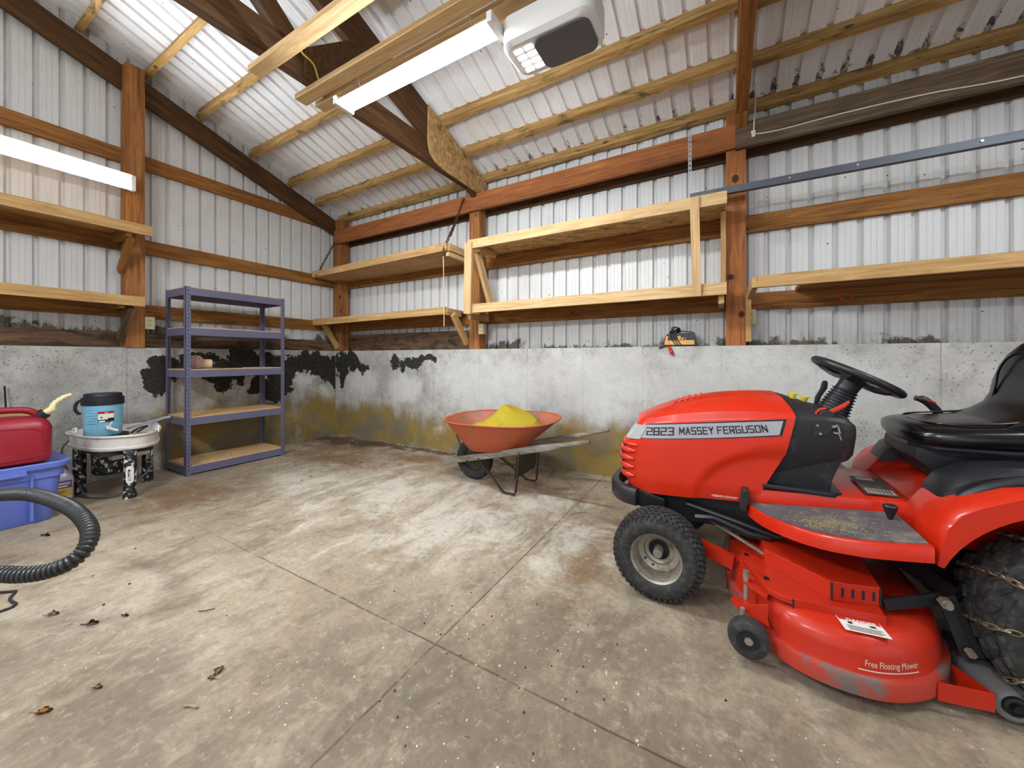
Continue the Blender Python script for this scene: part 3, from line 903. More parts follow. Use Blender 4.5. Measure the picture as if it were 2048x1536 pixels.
# ------------------------------------------------------------------ things on the walls
def chain_links(bm, pts, ll=.044, lw=.0145, r=.0045):
    P = [Vector(p) for p in pts]
    path = []
    for a, b in zip(P, P[1:]):
        n = max(1, round((b - a).length / (ll * .72)))
        for i in range(n): path.append((a.lerp(b, (i + .5) / n), (b - a).normalized()))
    for i, (c, d) in enumerate(path):
        F = frame(d)
        ring = []
        for k in range(10):
            a = 2 * PI * k / 10
            q = Vector((math.cos(a) * ll / 2, math.sin(a) * lw, 0))
            if i % 2: q = Vector((q.x, 0, q.y))
            ring.append(c + F @ q)
        tube(bm, ring, r, 5, closed=True)

bm = bmesh.new()
chain_links(bm, smooth_path([(-.03, -.045, 2.80), (.0, -.21, 2.52), (.02, -.352, 2.25)], 3))
tag(obj('hanging_chain', bm, 'chain_rust', smooth=60), 'rusty chain from the header to the shelf end in the far corner', 'chain', 'shelf chains')
bm = bmesh.new()
chain_links(bm, smooth_path([(2.33, -.05, 2.95), (2.36, -.24, 2.62), (2.37, -.446, 2.27)], 3))
chain_links(bm, [(2.37, -.446, 2.27), (2.368, -.446, 2.16)])
chain_links(bm, [(2.352, -.20, 2.68), (2.362, -.33, 2.44)])
tag(obj('hanging_chain', bm, 'chain_rust', smooth=60), 'rusty doubled chain hooked to the header beside the truss plate', 'chain', 'shelf chains')
bm = bmesh.new()
tube(bm, smooth_path([(2.366, -.448, 2.20), (2.37, -.448, 1.95), (2.366, -.446, 1.75), (2.372, -.445, 1.60), (2.369, -.44, 1.455)], 5), .0045, 6)
tube(bm, smooth_path([(2.372, -.445, 1.62), (2.366, -.44, 1.54), (2.366, -.44, 1.46)], 5), .003, 6)
tag(obj('rope', bm, 'rope'), 'thin frayed string hanging down from the chained shelf', 'string')

t = empty('door_track', (5.8, -.15, 2.4), 'grey galvanized overhead door track running along the right wall', 'door track')
bm = bmesh.new()
loft(bm, [[(x, -.15 + a, 2.425 + b + (x - 4.7) * -.006) for a, b in ((-.02, .026), (.02, .026), (.02, .022), (-.016, .022), (-.016, -.022), (.02, -.022), (.02, -.026), (-.02, -.026))] for x in (4.70, 8.6)], True, True)
obj('rail', bm, 'track_steel', t)
bm = bmesh.new()
for x in (5.35, 5.72, 6.28, 6.9):
    cyl(bm, (x, -.171, 2.42), (x, -.179, 2.42), .008, 8)
obj('bolts', bm, 'steel', t)
st = bmesh.new()
H = 13
for i in range(2 * H):
    z = 2.43 + i * .0195
    if i % 2 == 0: add_box(st, (4.684, -.135, z), (4.709, -.131, z + .0195))
    else:
        add_box(st, (4.684, -.135, z), (4.692, -.131, z + .0195)); add_box(st, (4.701, -.135, z), (4.709, -.131, z + .0195))
obj('hanger_strap', st, 'steel', t)
shelf_box((4.684, -.131, 2.925), (4.709, -.041, 2.937), 'steel', 'strap_foot', t)

def outlet(lo, hi, face, label, duplex=True):
    lo = Vector(lo); hi = Vector(hi)
    t = empty('outlet', (lo + hi) / 2, label, 'outlet', 'electrical boxes')
    bm = bmesh.new(); add_box(bm, lo, hi)
    obj('box', bm, 'cream', t, bevel=.004)
    bm = bmesh.new()
    c = (lo + hi) / 2
    for dz in (-.022, .022):
        if face == 'x':
            for dy in (-.006, .006): add_box(bm, (hi.x, c.y + dy - .0016, c.z + dz - .006), (hi.x + .001, c.y + dy + .0016, c.z + dz + .006))
            add_box(bm, (hi.x, c.y - .002, c.z + dz - .014), (hi.x + .001, c.y + .002, c.z + dz - .010))
        else:
            for dx in (-.006, .006): add_box(bm, (c.x + dx - .0016, lo.y - .001, c.z + dz - .006), (c.x + dx + .0016, lo.y, c.z + dz + .006))
    obj('sockets', bm, 'slot', t)
    return t
outlet((-.04, -2.113, 1.405), (.004, -2.04, 1.525), 'x', 'cream double outlet on the left wall post above the grey steel rack')
outlet((2.512, -.015, 1.39), (2.575, .04, 1.505), 'y', 'cream switch box on the reddish post under the pine shelf')
outlet((5.092, .06, 1.39), (5.16, .12, 1.51), 'y', 'cream outlet box behind the leg of the far right shelf')

bm = bmesh.new()
tube(bm, smooth_path([(5.155, -.05, 3.26), (5.15, -.05, 3.1), (5.14, -.048, 2.90), (5.142, -.047, 2.868), (5.3, -.046, 2.85), (5.709, -.046, 2.856), (6.1, -.046, 2.845), (6.5, -.046, 2.812), (7.2, -.046, 2.83)], 6), .0045, 6)
add_box(bm, (5.122, -.054, 2.872), (5.152, -.041, 2.892)); add_box(bm, (5.126, -.056, 2.842), (5.15, -.041, 2.864))
tag(obj('cable', bm, 'wire_white'), 'white cable stapled along the weathered header at upper right', 'cable')
bm = bmesh.new()
tube(bm, smooth_path([(2.53, -2.10, 3.16), (2.56, -2.07, 3.10), (2.56, -2.0, 3.08), (2.53, -1.94, 3.02), (2.54, -1.90, 2.99)], 6), .006, 6)
tag(obj('cable', bm, 'wire_yellow'), 'yellow cable curling over the dark truss behind the lamp boards', 'cable')
bm = bmesh.new()
tube(bm, smooth_path([(5.66, -.02, 1.66), (5.655, -.02, 1.57), (5.69, -.02, 1.535), (5.73, -.02, 1.56), (5.72, -.02, 1.66)], 6), .006, 6)
tag(obj('red_cord', bm, 'red_cord'), 'loop of red cord hanging under the far right shelf', 'cord')

# charger on the ledge
t = empty('battery_charger', (4.6, .05, 1.22), 'black and orange battery charger on the concrete ledge beside the knotty post', 'battery charger')
bm = bmesh.new()
prof = [(4.472, 1.228), (4.728, 1.228), (4.732, 1.25), (4.722, 1.318), (4.70, 1.335), (4.512, 1.335), (4.492, 1.318), (4.468, 1.25)]
M = Matrix.Translation((0, .135, 0)) @ AX_Y
prism(bm, prof, .11, M)
obj('case', bm, 'black', t, bevel=.006)
bm = bmesh.new()
prism(bm, [(4.482, 1.236), (4.718, 1.236), (4.718, 1.272), (4.485, 1.272)], .0015, Matrix.Translation((0, .0245, 0)) @ AX_Y)
prism(bm, [(4.487, 1.272), (4.505, 1.272), (4.512, 1.312), (4.496, 1.312)], .0015, Matrix.Translation((0, .0245, 0)) @ AX_Y)
for a, b, c_, d_ in ((4.585, 1.276, 4.612, 1.312), (4.62, 1.276, 4.632, 1.29), (4.585, 1.292, 4.65, 1.296), (4.645, 1.276, 4.652, 1.284)):
    prism(bm, [(a, b), (c_, b), (c_, d_), (a, d_)], .0018, Matrix.Translation((0, .0245, 0)) @ AX_Y)
obj('label', bm, 'orange_label', t)
bm = bmesh.new()
for x, z in ((4.51, 1.25), (4.52, 1.25), (4.66, 1.25), (4.675, 1.252), (4.69, 1.25)):
    cyl(bm, (x, .024, z), (x, .021, z), .003, 8)
obj('indicators', bm, 'ink', t)
bm = bmesh.new()
for k in range(5):
    ph = k * .9
    ring = [(4.555 + .035 * math.cos(a) + .004 * k, .07 + .035 * math.sin(a) * (.6 + .1 * k), 1.345 + .022 * math.sin(a + ph) + .006 * k) for a in [2 * PI * i / 14 for i in range(14)]]
    tube(bm, ring, .0045, 6, closed=True)
for k in range(3):
    x = 4.535 + .022 * k
    tube(bm, smooth_path([(x, .07, 1.35), (x - .005, .02, 1.335), (x + .005, .014, 1.29), (x + .03, .012, 1.245), (x + .04, .01, 1.225), (x + .02, .03, 1.2245)], 5), .0042, 6)
tube(bm, smooth_path([(4.58, .07, 1.36), (4.63, .07, 1.352), (4.70, .06, 1.342), (4.722, .08, 1.325)], 5), .004, 6)
tube(bm, smooth_path([(4.53, .02, 1.226), (4.505, -.003, 1.226), (4.46, -.012, 1.214), (4.44, -.012, 1.205)], 5), .006, 6)
obj('cables', bm, 'cord_black', t)
bm = bmesh.new()
cyl(bm, (4.52, -.008, 1.222), (4.545, -.012, 1.165), .011, 10, .017)
cyl(bm, (4.545, -.012, 1.165), (4.56, -.014, 1.14), .012, 10, .005)
obj('clamp', bm, 'decal_red', t, smooth=40)
# ------------------------------------------------------------------ steel rack
t = empty('storage_rack', (.30, -1.52, 0), 'grey blue slotted steel rack with five fibreboard shelves, in the corner by the left wall', 'shelving unit')
RX0, RX1, RY0, RY1, RZ = .07, .53, -1.978, -1.068, 1.80
for sx, x in ((1, RX0), (-1, RX1)):
    for sy, y in ((1, RY0), (-1, RY1)):
        bm = bmesh.new()
        add_box(bm, tuple(map(min, (x, y, 0), (x + sx * .04, y + sy * .003, RZ))), tuple(map(max, (x, y, 0), (x + sx * .04, y + sy * .003, RZ))))
        add_box(bm, tuple(map(min, (x, y, 0), (x + sx * .003, y + sy * .04, RZ))), tuple(map(max, (x, y, 0), (x + sx * .003, y + sy * .04, RZ))))
        p = obj('upright', bm, 'unit_grey', t)
        bm = bmesh.new()
        z = .05
        while z < RZ - .03:
            ys = y + sy * .022
            xo = x - .0006 if sx > 0 else x + .0006
            add_box(bm, (xo - .0004, ys - .006, z), (xo + .0004, ys + .006, z + .007))
            z += .038
        obj('slots', bm, 'slot', p)
for k, zt in enumerate((1.795, 1.412, 1.008, .552, .088)):
    bm = bmesh.new()
    prism(bm, [(RX0 + .005, RY0 + .005), (RX1 - .005, RY0 + .005), (RX1 - .005, RY1 - .005), (RX0 + .005, RY1 - .005)], .012, Matrix.Translation((0, 0, zt - .008)))
    obj('shelf_board', bm, 'fibre_stain' if k == 4 else 'fibre', t, bevel=.002)
    bm = bmesh.new()
    h0 = zt - .075
    for a, b in (((RX1 - .006, RY0 + .02, h0), (RX1 - .002, RY1 - .02, zt - .004)), ((RX0 + .002, RY0 + .02, h0), (RX0 + .006, RY1 - .02, zt - .004)),
                 ((RX0 + .02, RY0 + .002, h0), (RX1 - .02, RY0 + .006, zt - .004)), ((RX0 + .02, RY1 - .006, h0), (RX1 - .02, RY1 - .002, zt - .004)),
                 ((RX1 - .03, RY0 + .02, zt - .02), (RX1 - .006, RY1 - .02, zt - .017))):
        add_box(bm, a, b)
    obj('shelf_frame', bm, 'unit_grey', t)
bm = bmesh.new()
for y in (RY0 + .012, RY1 - .012): cyl(bm, (RX1, y, .94), (RX1 + .003, y, .94), .006, 10)
obj('splice_rivets', bm, 'steel', t)

# sander lying on the middle shelf
SZ = 1.013
t = empty('sander', (.40, -1.86, SZ), 'old orange disc sander lying on the middle shelf of the steel rack', 'power tool')
bm = bmesh.new()
Mx = Matrix.Translation((.455, -1.875, SZ + .068)) @ frame((.92, -.30, .12)).to_4x4() @ Matrix.Rotation(PI / 2, 4, 'Y')
lathe(bm, [(0, .012), (.055, .012), (.066, .004), (.066, -.006), (0, -.008)], 32, Mx)
for k in range(8):
    a = 2 * PI * k / 8
    c = Mx @ Vector((.045 * math.cos(a), .045 * math.sin(a), .0125))
    cyl(bm, c, c + (Mx.to_3x3() @ Vector((0, 0, .001))), .005, 8, mi=1)
obj('sanding_pad', bm, ['sander_pad', 'slot'], t, smooth=40)
bm = bmesh.new()
lathe(bm, [(.064, -.006), (.066, -.03), (.05, -.062), (.03, -.075), (0, -.078)], 32, Mx)
obj('motor_housing', bm, 'sander_orange', t, smooth=40)
bm = bmesh.new()
Mb = Matrix.Translation((.40, -1.775, SZ + .047)) @ frame((.25, 1, .0)).to_4x4() @ Matrix.Rotation(PI / 2, 4, 'Y')
lathe(bm, [(0, -.05), (.046, -.048), (.047, .04), (.043, .052), (0, .053)], 28, Mb)
obj('handle_body', bm, 'sander_cream', t, smooth=40)
bm = bmesh.new()
lathe(bm, [(0, .054), (.04, .054), (.038, .075), (.02, .085), (0, .085)], 24, Mb)
obj('end_cap', bm, 'black', t, smooth=40)
bm = bmesh.new()
tube(bm, smooth_path([(.42, -1.70, SZ + .05), (.42, -1.64, SZ + .075), (.40, -1.56, SZ + .068), (.39, -1.47, SZ + .03), (.40, -1.445, SZ + .005), (.43, -1.49, SZ + .005), (.45, -1.60, SZ + .005), (.44, -1.66, SZ + .02), (.45, -1.62, SZ + .005)], 6), .005, 8)
tube(bm, smooth_path([(.42, -1.70, SZ + .02), (.44, -1.66, SZ + .008), (.46, -1.64, SZ + .018), (.42, -1.60, SZ + .006), (.44, -1.66, SZ + .004)], 6), .005, 8)
obj('power_cord', bm, 'cord_black', t, smooth=60)

# ------------------------------------------------------------------ pottery wheel and what stands on it
t = empty('pottery_wheel', (.5, -2.4, 0), 'small pottery wheel with a white splash pan on three clay splattered legs', 'pottery wheel')
rim = [(.20, -2.655), (.45, -2.648), (.68, -2.595), (.815, -2.47), (.84, -2.34), (.74, -2.235), (.60, -2.172), (.38, -2.12), (.20, -2.098), (.13, -2.16), (.13, -2.58)]
cx, cy = .49, -2.39
out = smooth_path([(x, y, 0) for x, y in rim], 6, closed=True)
bm = bmesh.new()
rings = []
for sc, z in ((.90, .382), (.935, .384), (.955, .395), (.955, .408), (.93, .412), (.945, .485), (.985, .489), (1.0, .495), (1.0, .503), (.985, .508), (.955, .504), (.93, .49), (.90, .44), (.86, .43)):
    rings.append([(cx + (p.x - cx) * sc, cy + (p.y - cy) * sc, z) for p in out])
loft(bm, rings, True, True)
obj('splash_pan', bm, 'clay_white', t, smooth=50)
bm = bmesh.new()
for x, y in ((.245, -2.575), (.70, -2.20)):
    tube(bm, smooth_path([(x + .05, y - .05, .505), (x + .05, y - .055, .535), (x + .075, y - .045, .54), (x + .085, y - .05, .515), (x + .11, y - .055, .505)], 5), .007, 8)
obj('pan_clips', bm, 'white_plastic', t, smooth=60)
for lx, ly in ((.795, -2.425), (.355, -2.195), (.315, -2.60)):
    bm = bmesh.new()
    lathe(bm, [(0, 0), (.041, 0), (.041, .03), (.039, .032), (.039, .375), (.037, .385), (0, .385)], 24, Matrix.Translation((lx, ly, 0)))
    lg = obj('leg', bm, 'splatter', t, smooth=40)
    if lx > .7:
        d = Vector((4.942 - lx, -3.503 - ly, 0)).normalized()
        side = Vector((-d.y, d.x, 0))
        R3 = Matrix((side, (0, 0, 1), d)).transposed().to_4x4()     # local x sideways, y up, z out of the leg
        bm = bmesh.new()
        A_, B_ = [], []
        for i in range(13):
            px = -.024 + .048 * i / 12
            dz = .02 - math.sqrt(max(0, .02 ** 2 - max(0, abs(px) - .004) ** 2))
            a = px / .0395
            q = Vector((lx, ly, 0)) + side * (.0402 * math.sin(a)) + d * (.0402 * math.cos(a))
            A_.append(q + V(0, 0, .125 + dz)); B_.append(q + V(0, 0, .26 - dz))
        loft(bm, [A_, B_], False, False)
        st_ = obj('sticker', bm, 'white_plastic', lg)
        Mt = Matrix.Translation(Vector((lx, ly, .235)) + d * .0408 + side * -.012) @ R3 @ Matrix.Rotation(-PI / 2, 4, 'Z')
        text_mesh('lettering', 'Model 17', .024, 'ink', Mt, st_.parent, 1.0, .0004)
bm = bmesh.new()
lathe(bm, [(0, .15), (.09, .15), (.105, .165), (.11, .37), (.105, .384), (0, .384)], 32, Matrix.Translation((.42, -2.45, 0)))
lathe(bm, [(.04, .384), (.04, .36)], 12, Matrix.Translation((.55, -2.35, 0)))
obj('motor', bm, 'splatter', t, smooth=40)
bm = bmesh.new()
add_box(bm, (.26, -2.58, .345), (.74, -2.27, .382))
obj('base_frame', bm, 'black_matte', t, bevel=.006)
bm = bmesh.new()
add_box(bm, (-.03, -.12, -.03), (.03, .12, .03), Matrix.Translation((.58, -2.37, .318)) @ Matrix.Rotation(.12, 4, 'Z'))
obj('control_box', bm, 'clay_white', t, bevel=.008)
bm = bmesh.new()
lathe(bm, [(0, .43), (.14, .43), (.14, .472), (0, .472)], 32, Matrix.Translation((.36, -2.46, 0)))
obj('wheel_head', bm, 'black_matte', t, smooth=40)
bm = bmesh.new()
tube(bm, smooth_path([(.19, -2.63, .44), (.20, -2.675, .36), (.24, -2.66, .22), (.38, -2.63, .12), (.52, -2.60, .012), (.66, -2.53, .008), (.70, -2.44, .03), (.66, -2.33, .10), (.62, -2.24, .2), (.58, -2.25, .28)], 8), .007, 8)
tube(bm, smooth_path([(.30, -2.69, .007), (.42, -2.62, .007), (.56, -2.585, .007), (.66, -2.53, .007)], 8), .006, 8)
obj('power_cord', bm, 'cord_grey', t, smooth=60)

CXc, CYc, CZc = .36, -2.475, .472
t = empty('water_cooler', (CXc, CYc, CZc), 'blue round water cooler with a black lid, standing on the pottery wheel', 'water cooler')
MC = Matrix.Translation((CXc, CYc, CZc))
bm = bmesh.new()
lathe(bm, [(0, 0), (.108, 0), (.112, .006), (.114, .10), (.118, .20), (.12, .258), (0, .258)], 40, MC)
for k in range(7):
    z = .11 + .022 * k
    a0 = math.radians(-62); a1 = math.radians(-28)
    ring = [MC @ Vector((.1185 * math.cos(a0 + (a1 - a0) * i / 8), .1185 * math.sin(a0 + (a1 - a0) * i / 8), z)) for i in range(9)]
    tube(bm, ring, .0035, 6)
obj('tank', bm, 'cooler_blue', t, smooth=40)
bm = bmesh.new()
lathe(bm, [(0, .256), (.126, .256), (.128, .262), (.126, .318), (.113, .323), (.113, .344), (.108, .35), (0, .352)], 40, MC)
obj('lid', bm, 'cooler_black', t, smooth=40)
bm = bmesh.new()
hd = Vector((-.35, -.94, 0)).normalized()
base = Vector((CXc, CYc, CZc))
tube(bm, smooth_path([base + hd * .122 + V(0, 0, .30), base + hd * .15 + V(0, 0, .275), base + hd * .158 + V(0, 0, .225), base + hd * .14 + V(0, 0, .19), base + hd * .125 + V(0, 0, .19)], 5), .011, 8)
obj('handle', bm, 'cooler_black', t, smooth=60)
def wrap(bm, ang, w, z0, z1, r, mi=0, n=8, out=.0012):
    A, Bq = [], []
    for i in range(n + 1):
        a = ang + (i / n - .5) * w / r
        A.append(MC @ Vector(((r + out) * math.cos(a), (r + out) * math.sin(a), z0)))
        Bq.append(MC @ Vector(((r + out) * math.cos(a), (r + out) * math.sin(a), z1)))
    loft(bm, [A, Bq], False, False, mi)
FA = math.atan2(-3.503 - CYc, 4.942 - CXc) + .12
bm = bmesh.new()
wrap(bm, FA + .02, .092, .125, .205, .1195)
wrap(bm, FA + .02, .092, .185, .2055, .1195, 1, out=.0018)
wrap(bm, FA + .02, .092, .118, .138, .1195, 2, out=.0018)
wrap(bm, FA - .18, .034, .118, .130, .1195, 0, out=.0024)
wrap(bm, FA + .02, .02, .191, .197, .1195, 0, out=.0024)
wrap(bm, FA - .2, .012, .152, .162, .1195, 2, out=.0024)
wrap(bm, FA + .25, .036, .138, .148, .1195, 2, out=.0022)
obj('label', bm, ['decal_white', 'decal_red', 'ink'], t)
bm = bmesh.new()
fd = Vector((math.cos(FA + .1), math.sin(FA + .1), 0))
sd = Vector((-fd.y, fd.x, 0))
p0 = base + fd * .115 + V(0, 0, .07)
cyl(bm, p0, p0 + fd * .03, .016, 14)
tube(bm, smooth_path([p0 + fd * .028, p0 + fd * .035 + sd * .015 + V(0, 0, -.012), p0 + fd * .042 + sd * .05 + V(0, 0, -.03)], 5), .010, 10)
tube(bm, [p0 + fd * .03 + V(0, 0, .006), p0 + fd * .035 + sd * .012 + V(0, 0, .035), p0 + fd * .032 + sd * .02 + V(0, 0, .05)], .006, 8)
obj('spigot', bm, 'white_plastic', t, smooth=60)

bm = bmesh.new()
tube(bm, smooth_path([(.30, -2.31, .49), (.26, -2.18, .515), (.22, -2.05, .535), (.215, -1.99, .54)], 6), lambda i: .010 if i < 12 else .014, 8)
tube(bm, smooth_path([(.40, -2.30, .485), (.34, -2.18, .51), (.24, -2.05, .535)], 6), .008, 8)
tag(obj('metal_rod', bm, 'tube_grey', smooth=60), 'grey tubes laid in the splash pan and pointing at the steel rack', 'rods')
bm = bmesh.new()
tube(bm, smooth_path([(.46, -2.33, .47), (.43, -2.27, .50), (.44, -2.22, .51), (.47, -2.25, .50), (.50, -2.30, .475)], 6), .008, 8)
tube(bm, smooth_path([(.52, -2.34, .462), (.58, -2.30, .47), (.60, -2.26, .475)], 4), .004, 6)
tag(obj('tool', bm, 'cord_black', smooth=60), 'dark tool lying in the splash pan beside the blue cooler', 'tool')

# ------------------------------------------------------------------ tote, fuel can, jug
TX0, TX1, TY0, TY1 = .47, .875, -3.40, -2.825
t = empty('storage_tote', ((TX0 + TX1) / 2, (TY0 + TY1) / 2, 0), 'blue plastic storage tote on the floor at the left edge, under the red fuel can', 'storage box')
bm = bmesh.new()
def tote_ring(z, k, r=.05): return [(x, y, z) for x, y in rrect(TX0 - k, TY0 - k, TX1 + k, TY1 + k, r)]
loft(bm, [tote_ring(0, -.01, .04), tote_ring(.012, 0), tote_ring(.30, .03), tote_ring(.305, .042), tote_ring(.375, .046)], True, True)
obj('tub', bm, 'tote_blue', t, smooth=40)
bm = bmesh.new()
loft(bm, [tote_ring(.372, .05, .06), tote_ring(.372, .07, .07), tote_ring(.402, .074, .07), tote_ring(.41, .066, .07), tote_ring(.408, .05, .06), tote_ring(.40, .04, .05)], True, True)
obj('lid', bm, 'tote_blue', t, smooth=40)
bm = bmesh.new()
for ya, yb in ((-3.30, -2.955),):
    add_box(bm, (TX1 + .04, ya, .345), (TX1 + .078, yb, .382))
for y in (-2.93, -3.3):
    add_box(bm, (TX1 + .012, y - .006, .03), (TX1 + .05, y + .006, .33), Matrix.Translation((0, 0, 0)))
obj('grip_ledge', bm, 'tote_blue', t, bevel=.005)

t = empty('fuel_can', (.83, -3.05, .41), 'dark red plastic fuel can with a cream spout, resting on the blue tote', 'fuel can')
def can_ring(z, k, y1, r): return [(x, y, z) for x, y in rrect(.70 + k, -3.36 + k, .93 - k, y1 - k, r)]
bm = bmesh.new()
loft(bm, [can_ring(.412, .03, -2.838, .05), can_ring(.425, .008, -2.838, .06), can_ring(.46, 0, -2.836, .06), can_ring(.65, .002, -2.832, .06), can_ring(.69, .012, -2.838, .06), can_ring(.715, .035, -2.85, .05), can_ring(.728, .06, -2.90, .04)], True, True)
# top handle grown out of the shoulder
tube(bm, smooth_path([(.815, -2.885, .70), (.815, -2.90, .735), (.815, -2.935, .762), (.815, -3.0, .772), (.815, -3.15, .775), (.815, -3.30, .77), (.815, -3.33, .72)], 6), .022, 12)
# embossed side panel
ring = smooth_path([(.929, -2.89, .60), (.929, -2.885, .50), (.929, -2.90, .462), (.929, -3.1, .45), (.929, -3.33, .45), (.929, -3.33, .655), (.929, -3.1, .66), (.929, -2.92, .645)], 4, closed=True)
tube(bm, ring, .004, 6, closed=True)
obj('can_body', bm, 'gas_red', t, smooth=40)
bm = bmesh.new()
cd = Vector((.02, .055, .05)).normalized()
c0 = Vector((.815, -2.885, .715))
cyl(bm, c0, c0 + cd * .04, .032, 20)
for k in range(20):
    a = 2 * PI * k / 20
    q = c0 + frame(cd) @ Vector((0, .032 * math.cos(a), .032 * math.sin(a)))
    cyl(bm, q, q + cd * .036, .003, 5)
obj('cap', bm, 'black', t, smooth=40)
bm = bmesh.new()
sp = smooth_path([c0 + cd * .035, c0 + cd * .075, (.80, -2.815, .795), (.80, -2.775, .835), (.80, -2.735, .855)], 10)
tube(bm, sp, lambda i: (.021 if i < 12 else (.018 if (i // 2) % 2 else .0145) if i < 34 else .013), 14)
obj('spout', bm, 'spout', t, smooth=60)

tag(beam('wooden_board', (.60, -3.38, .58), (.60, -2.815, .58), .03, .345, 'wood_pine2'), 'bare wooden board standing behind the red fuel can on the tote', 'board')

JX, JY = .36, -2.722
t = empty('jug', (JX, JY, 0), 'cloudy plastic gallon jug with a purple and yellow label, beside the pottery wheel', 'jug')
bm = bmesh.new()
def jr(z, h, r): return [(x, y, z) for x, y in rrect(JX - h, JY - h, JX + h, JY + h, r)]
loft(bm, [jr(.0, .066, .03), jr(.006, .074, .03), jr(.16, .076, .03), jr(.19, .07, .032), jr(.225, .045, .03), jr(.25, .026, .022), jr(.268, .022, .02)], True, True)
tube(bm, smooth_path([(JX - .02, JY - .02, .255), (JX - .05, JY - .05, .235), (JX - .062, JY - .06, .19), (JX - .06, JY - .058, .15)], 5), .011, 8)
obj('bottle', bm, 'jug', t, smooth=40)
bm = bmesh.new()
cyl(bm, (JX, JY, .266), (JX, JY, .292), .023, 20)
obj('cap', bm, 'white_plastic', t, smooth=40)
bm = bmesh.new()
x = JX + .0765
for y0, y1, z0, z1, mi, e in ((-.058, .058, .02, .155, 0, 0), (-.058, .058, .095, .155, 1, .0006), (-.058, .058, .03, .092, 2, .0006), (-.04, .03, .128, .14, 0, .0012), (-.045, .035, .106, .118, 0, .0012), (-.045, .03, .073, .078, 3, .0012), (-.045, .02, .06, .064, 3, .0012), (.03, .05, .12, .145, 4, .0012)):
    add_box(bm, (x, JY + y0, z0), (x + .001 + e, JY + y1, z1), mi=mi)
obj('label', bm, ['decal_white', 'label_purple', 'label_yellow', 'ink', 'silver'], t)

bm = bmesh.new()
tube(bm, [(.09, -2.925, .004), (.055, -2.93, .65), (.035, -2.937, .90)], .006, 6)
tag(obj('thin_rod', bm, 'iron_black'), 'thin dark rod leaning on the concrete behind the fuel can', 'rod')

# ------------------------------------------------------------------ vacuum hose and cord at the left edge
P = [(1.15, -3.95, .032), (1.3, -3.75, .16), (1.55, -3.45, .38), (1.78, -3.28, .45), (1.986, -3.174, .478), (2.157, -3.111, .491), (2.36, -3.064, .48), (2.528, -3.037, .456), (2.662, -3.03, .411), (2.724, -3.053, .364), (2.729, -3.095, .326), (2.676, -3.149, .301), (2.609, -3.198, .295), (2.543, -3.236, .297), (2.45, -3.30, .29), (2.2, -3.46, .2), (1.9, -3.7, .05), (1.7, -3.9, .032)]
path = smooth_path(P, 60)
L = 0; acc = [0]
for a, b in zip(path, path[1:]):
    L += (b - a).length; acc.append(L)
step = .0042
pts = []; j = 0; d = 0
while d < L:
    while acc[j + 1] < d: j += 1
    f = (d - acc[j]) / (acc[j + 1] - acc[j]); pts.append(path[j].lerp(path[j + 1], f)); d += step
bm = bmesh.new()
tube(bm, pts, lambda i: (.0285, .0295, .026, .021)[i % 4], 20)
tag(obj('vacuum_hose', bm, 'hose_grey', smooth=35), 'grey corrugated vacuum hose looping in from the left edge', 'hose')
bm = bmesh.new()
tube(bm, smooth_path([(1.85, -3.22, .006), (1.945, -3.17, .006), (1.985, -3.138, .006), (2.0, -3.133, .006), (2.06, -3.155, .006), (2.11, -3.155, .006), (2.145, -3.15, .006), (2.168, -3.165, .006), (2.17, -3.20, .006), (2.17, -3.30, .006)], 8), .006, 8)
tag(obj('floor_cord', bm, 'cord_black', smooth=60), 'black cord bent on the floor under the vacuum hose', 'cord')

# ------------------------------------------------------------------ wheelbarrow
WY = -.665
t = empty('wheelbarrow', (3.1, WY, 0), 'rusty orange wheelbarrow with weathered wooden handles against the right wall', 'wheelbarrow')
def sup(cx, hx, hy, z, tilt=0.0, e=2.6, n=56, egg=0.0):
    out = []
    for k in range(n):
        a = 2 * PI * k / n
        c, s_ = math.cos(a), math.sin(a)
        x = hx * math.copysign(abs(c) ** (2 / e), c); y = hy * math.copysign(abs(s_) ** (2 / e), s_)
        y *= 1 + egg * x / hx
        out.append((cx + x, WY + y, z + tilt * x + (z - .30) / .28 * .022 * y / .33))
    return out
bm = bmesh.new()
outer = [sup(3.18, .24, .155, .305, .10), sup(3.18, .27, .18, .318, .10), sup(3.185, .36, .225, .41, .07), sup(3.195, .46, .275, .50, .05), sup(3.205, .535, .315, .578, .035)]
lip = [sup(3.205, .55, .328, .578, .035), sup(3.205, .555, .332, .586, .035), sup(3.205, .548, .326, .592, .035), sup(3.205, .53, .311, .584, .035)]
loft(bm, outer + lip, True, False)
bm.faces.new([bm.verts[i] for i in range(55, -1, -1)]) if bm.verts.ensure_lookup_table() is None else None
tray = obj('tray', bm, 'barrow_orange', t, smooth=40)
bm = bmesh.new()
inner = [sup(3.205, .532, .312, .583, .035), sup(3.195, .452, .268, .50, .05), sup(3.185, .352, .218, .412, .07), sup(3.18, .262, .173, .322, .10), sup(3.18, .2, .12, .312, .10)]
loft(bm, inner, True, False)
bm.verts.ensure_lookup_table()
bm.faces.new([bm.verts[i] for i in range(len(bm.verts) - 56, len(bm.verts))])
obj('tray_lining', bm, 'barrow_inside', tray, smooth=40)
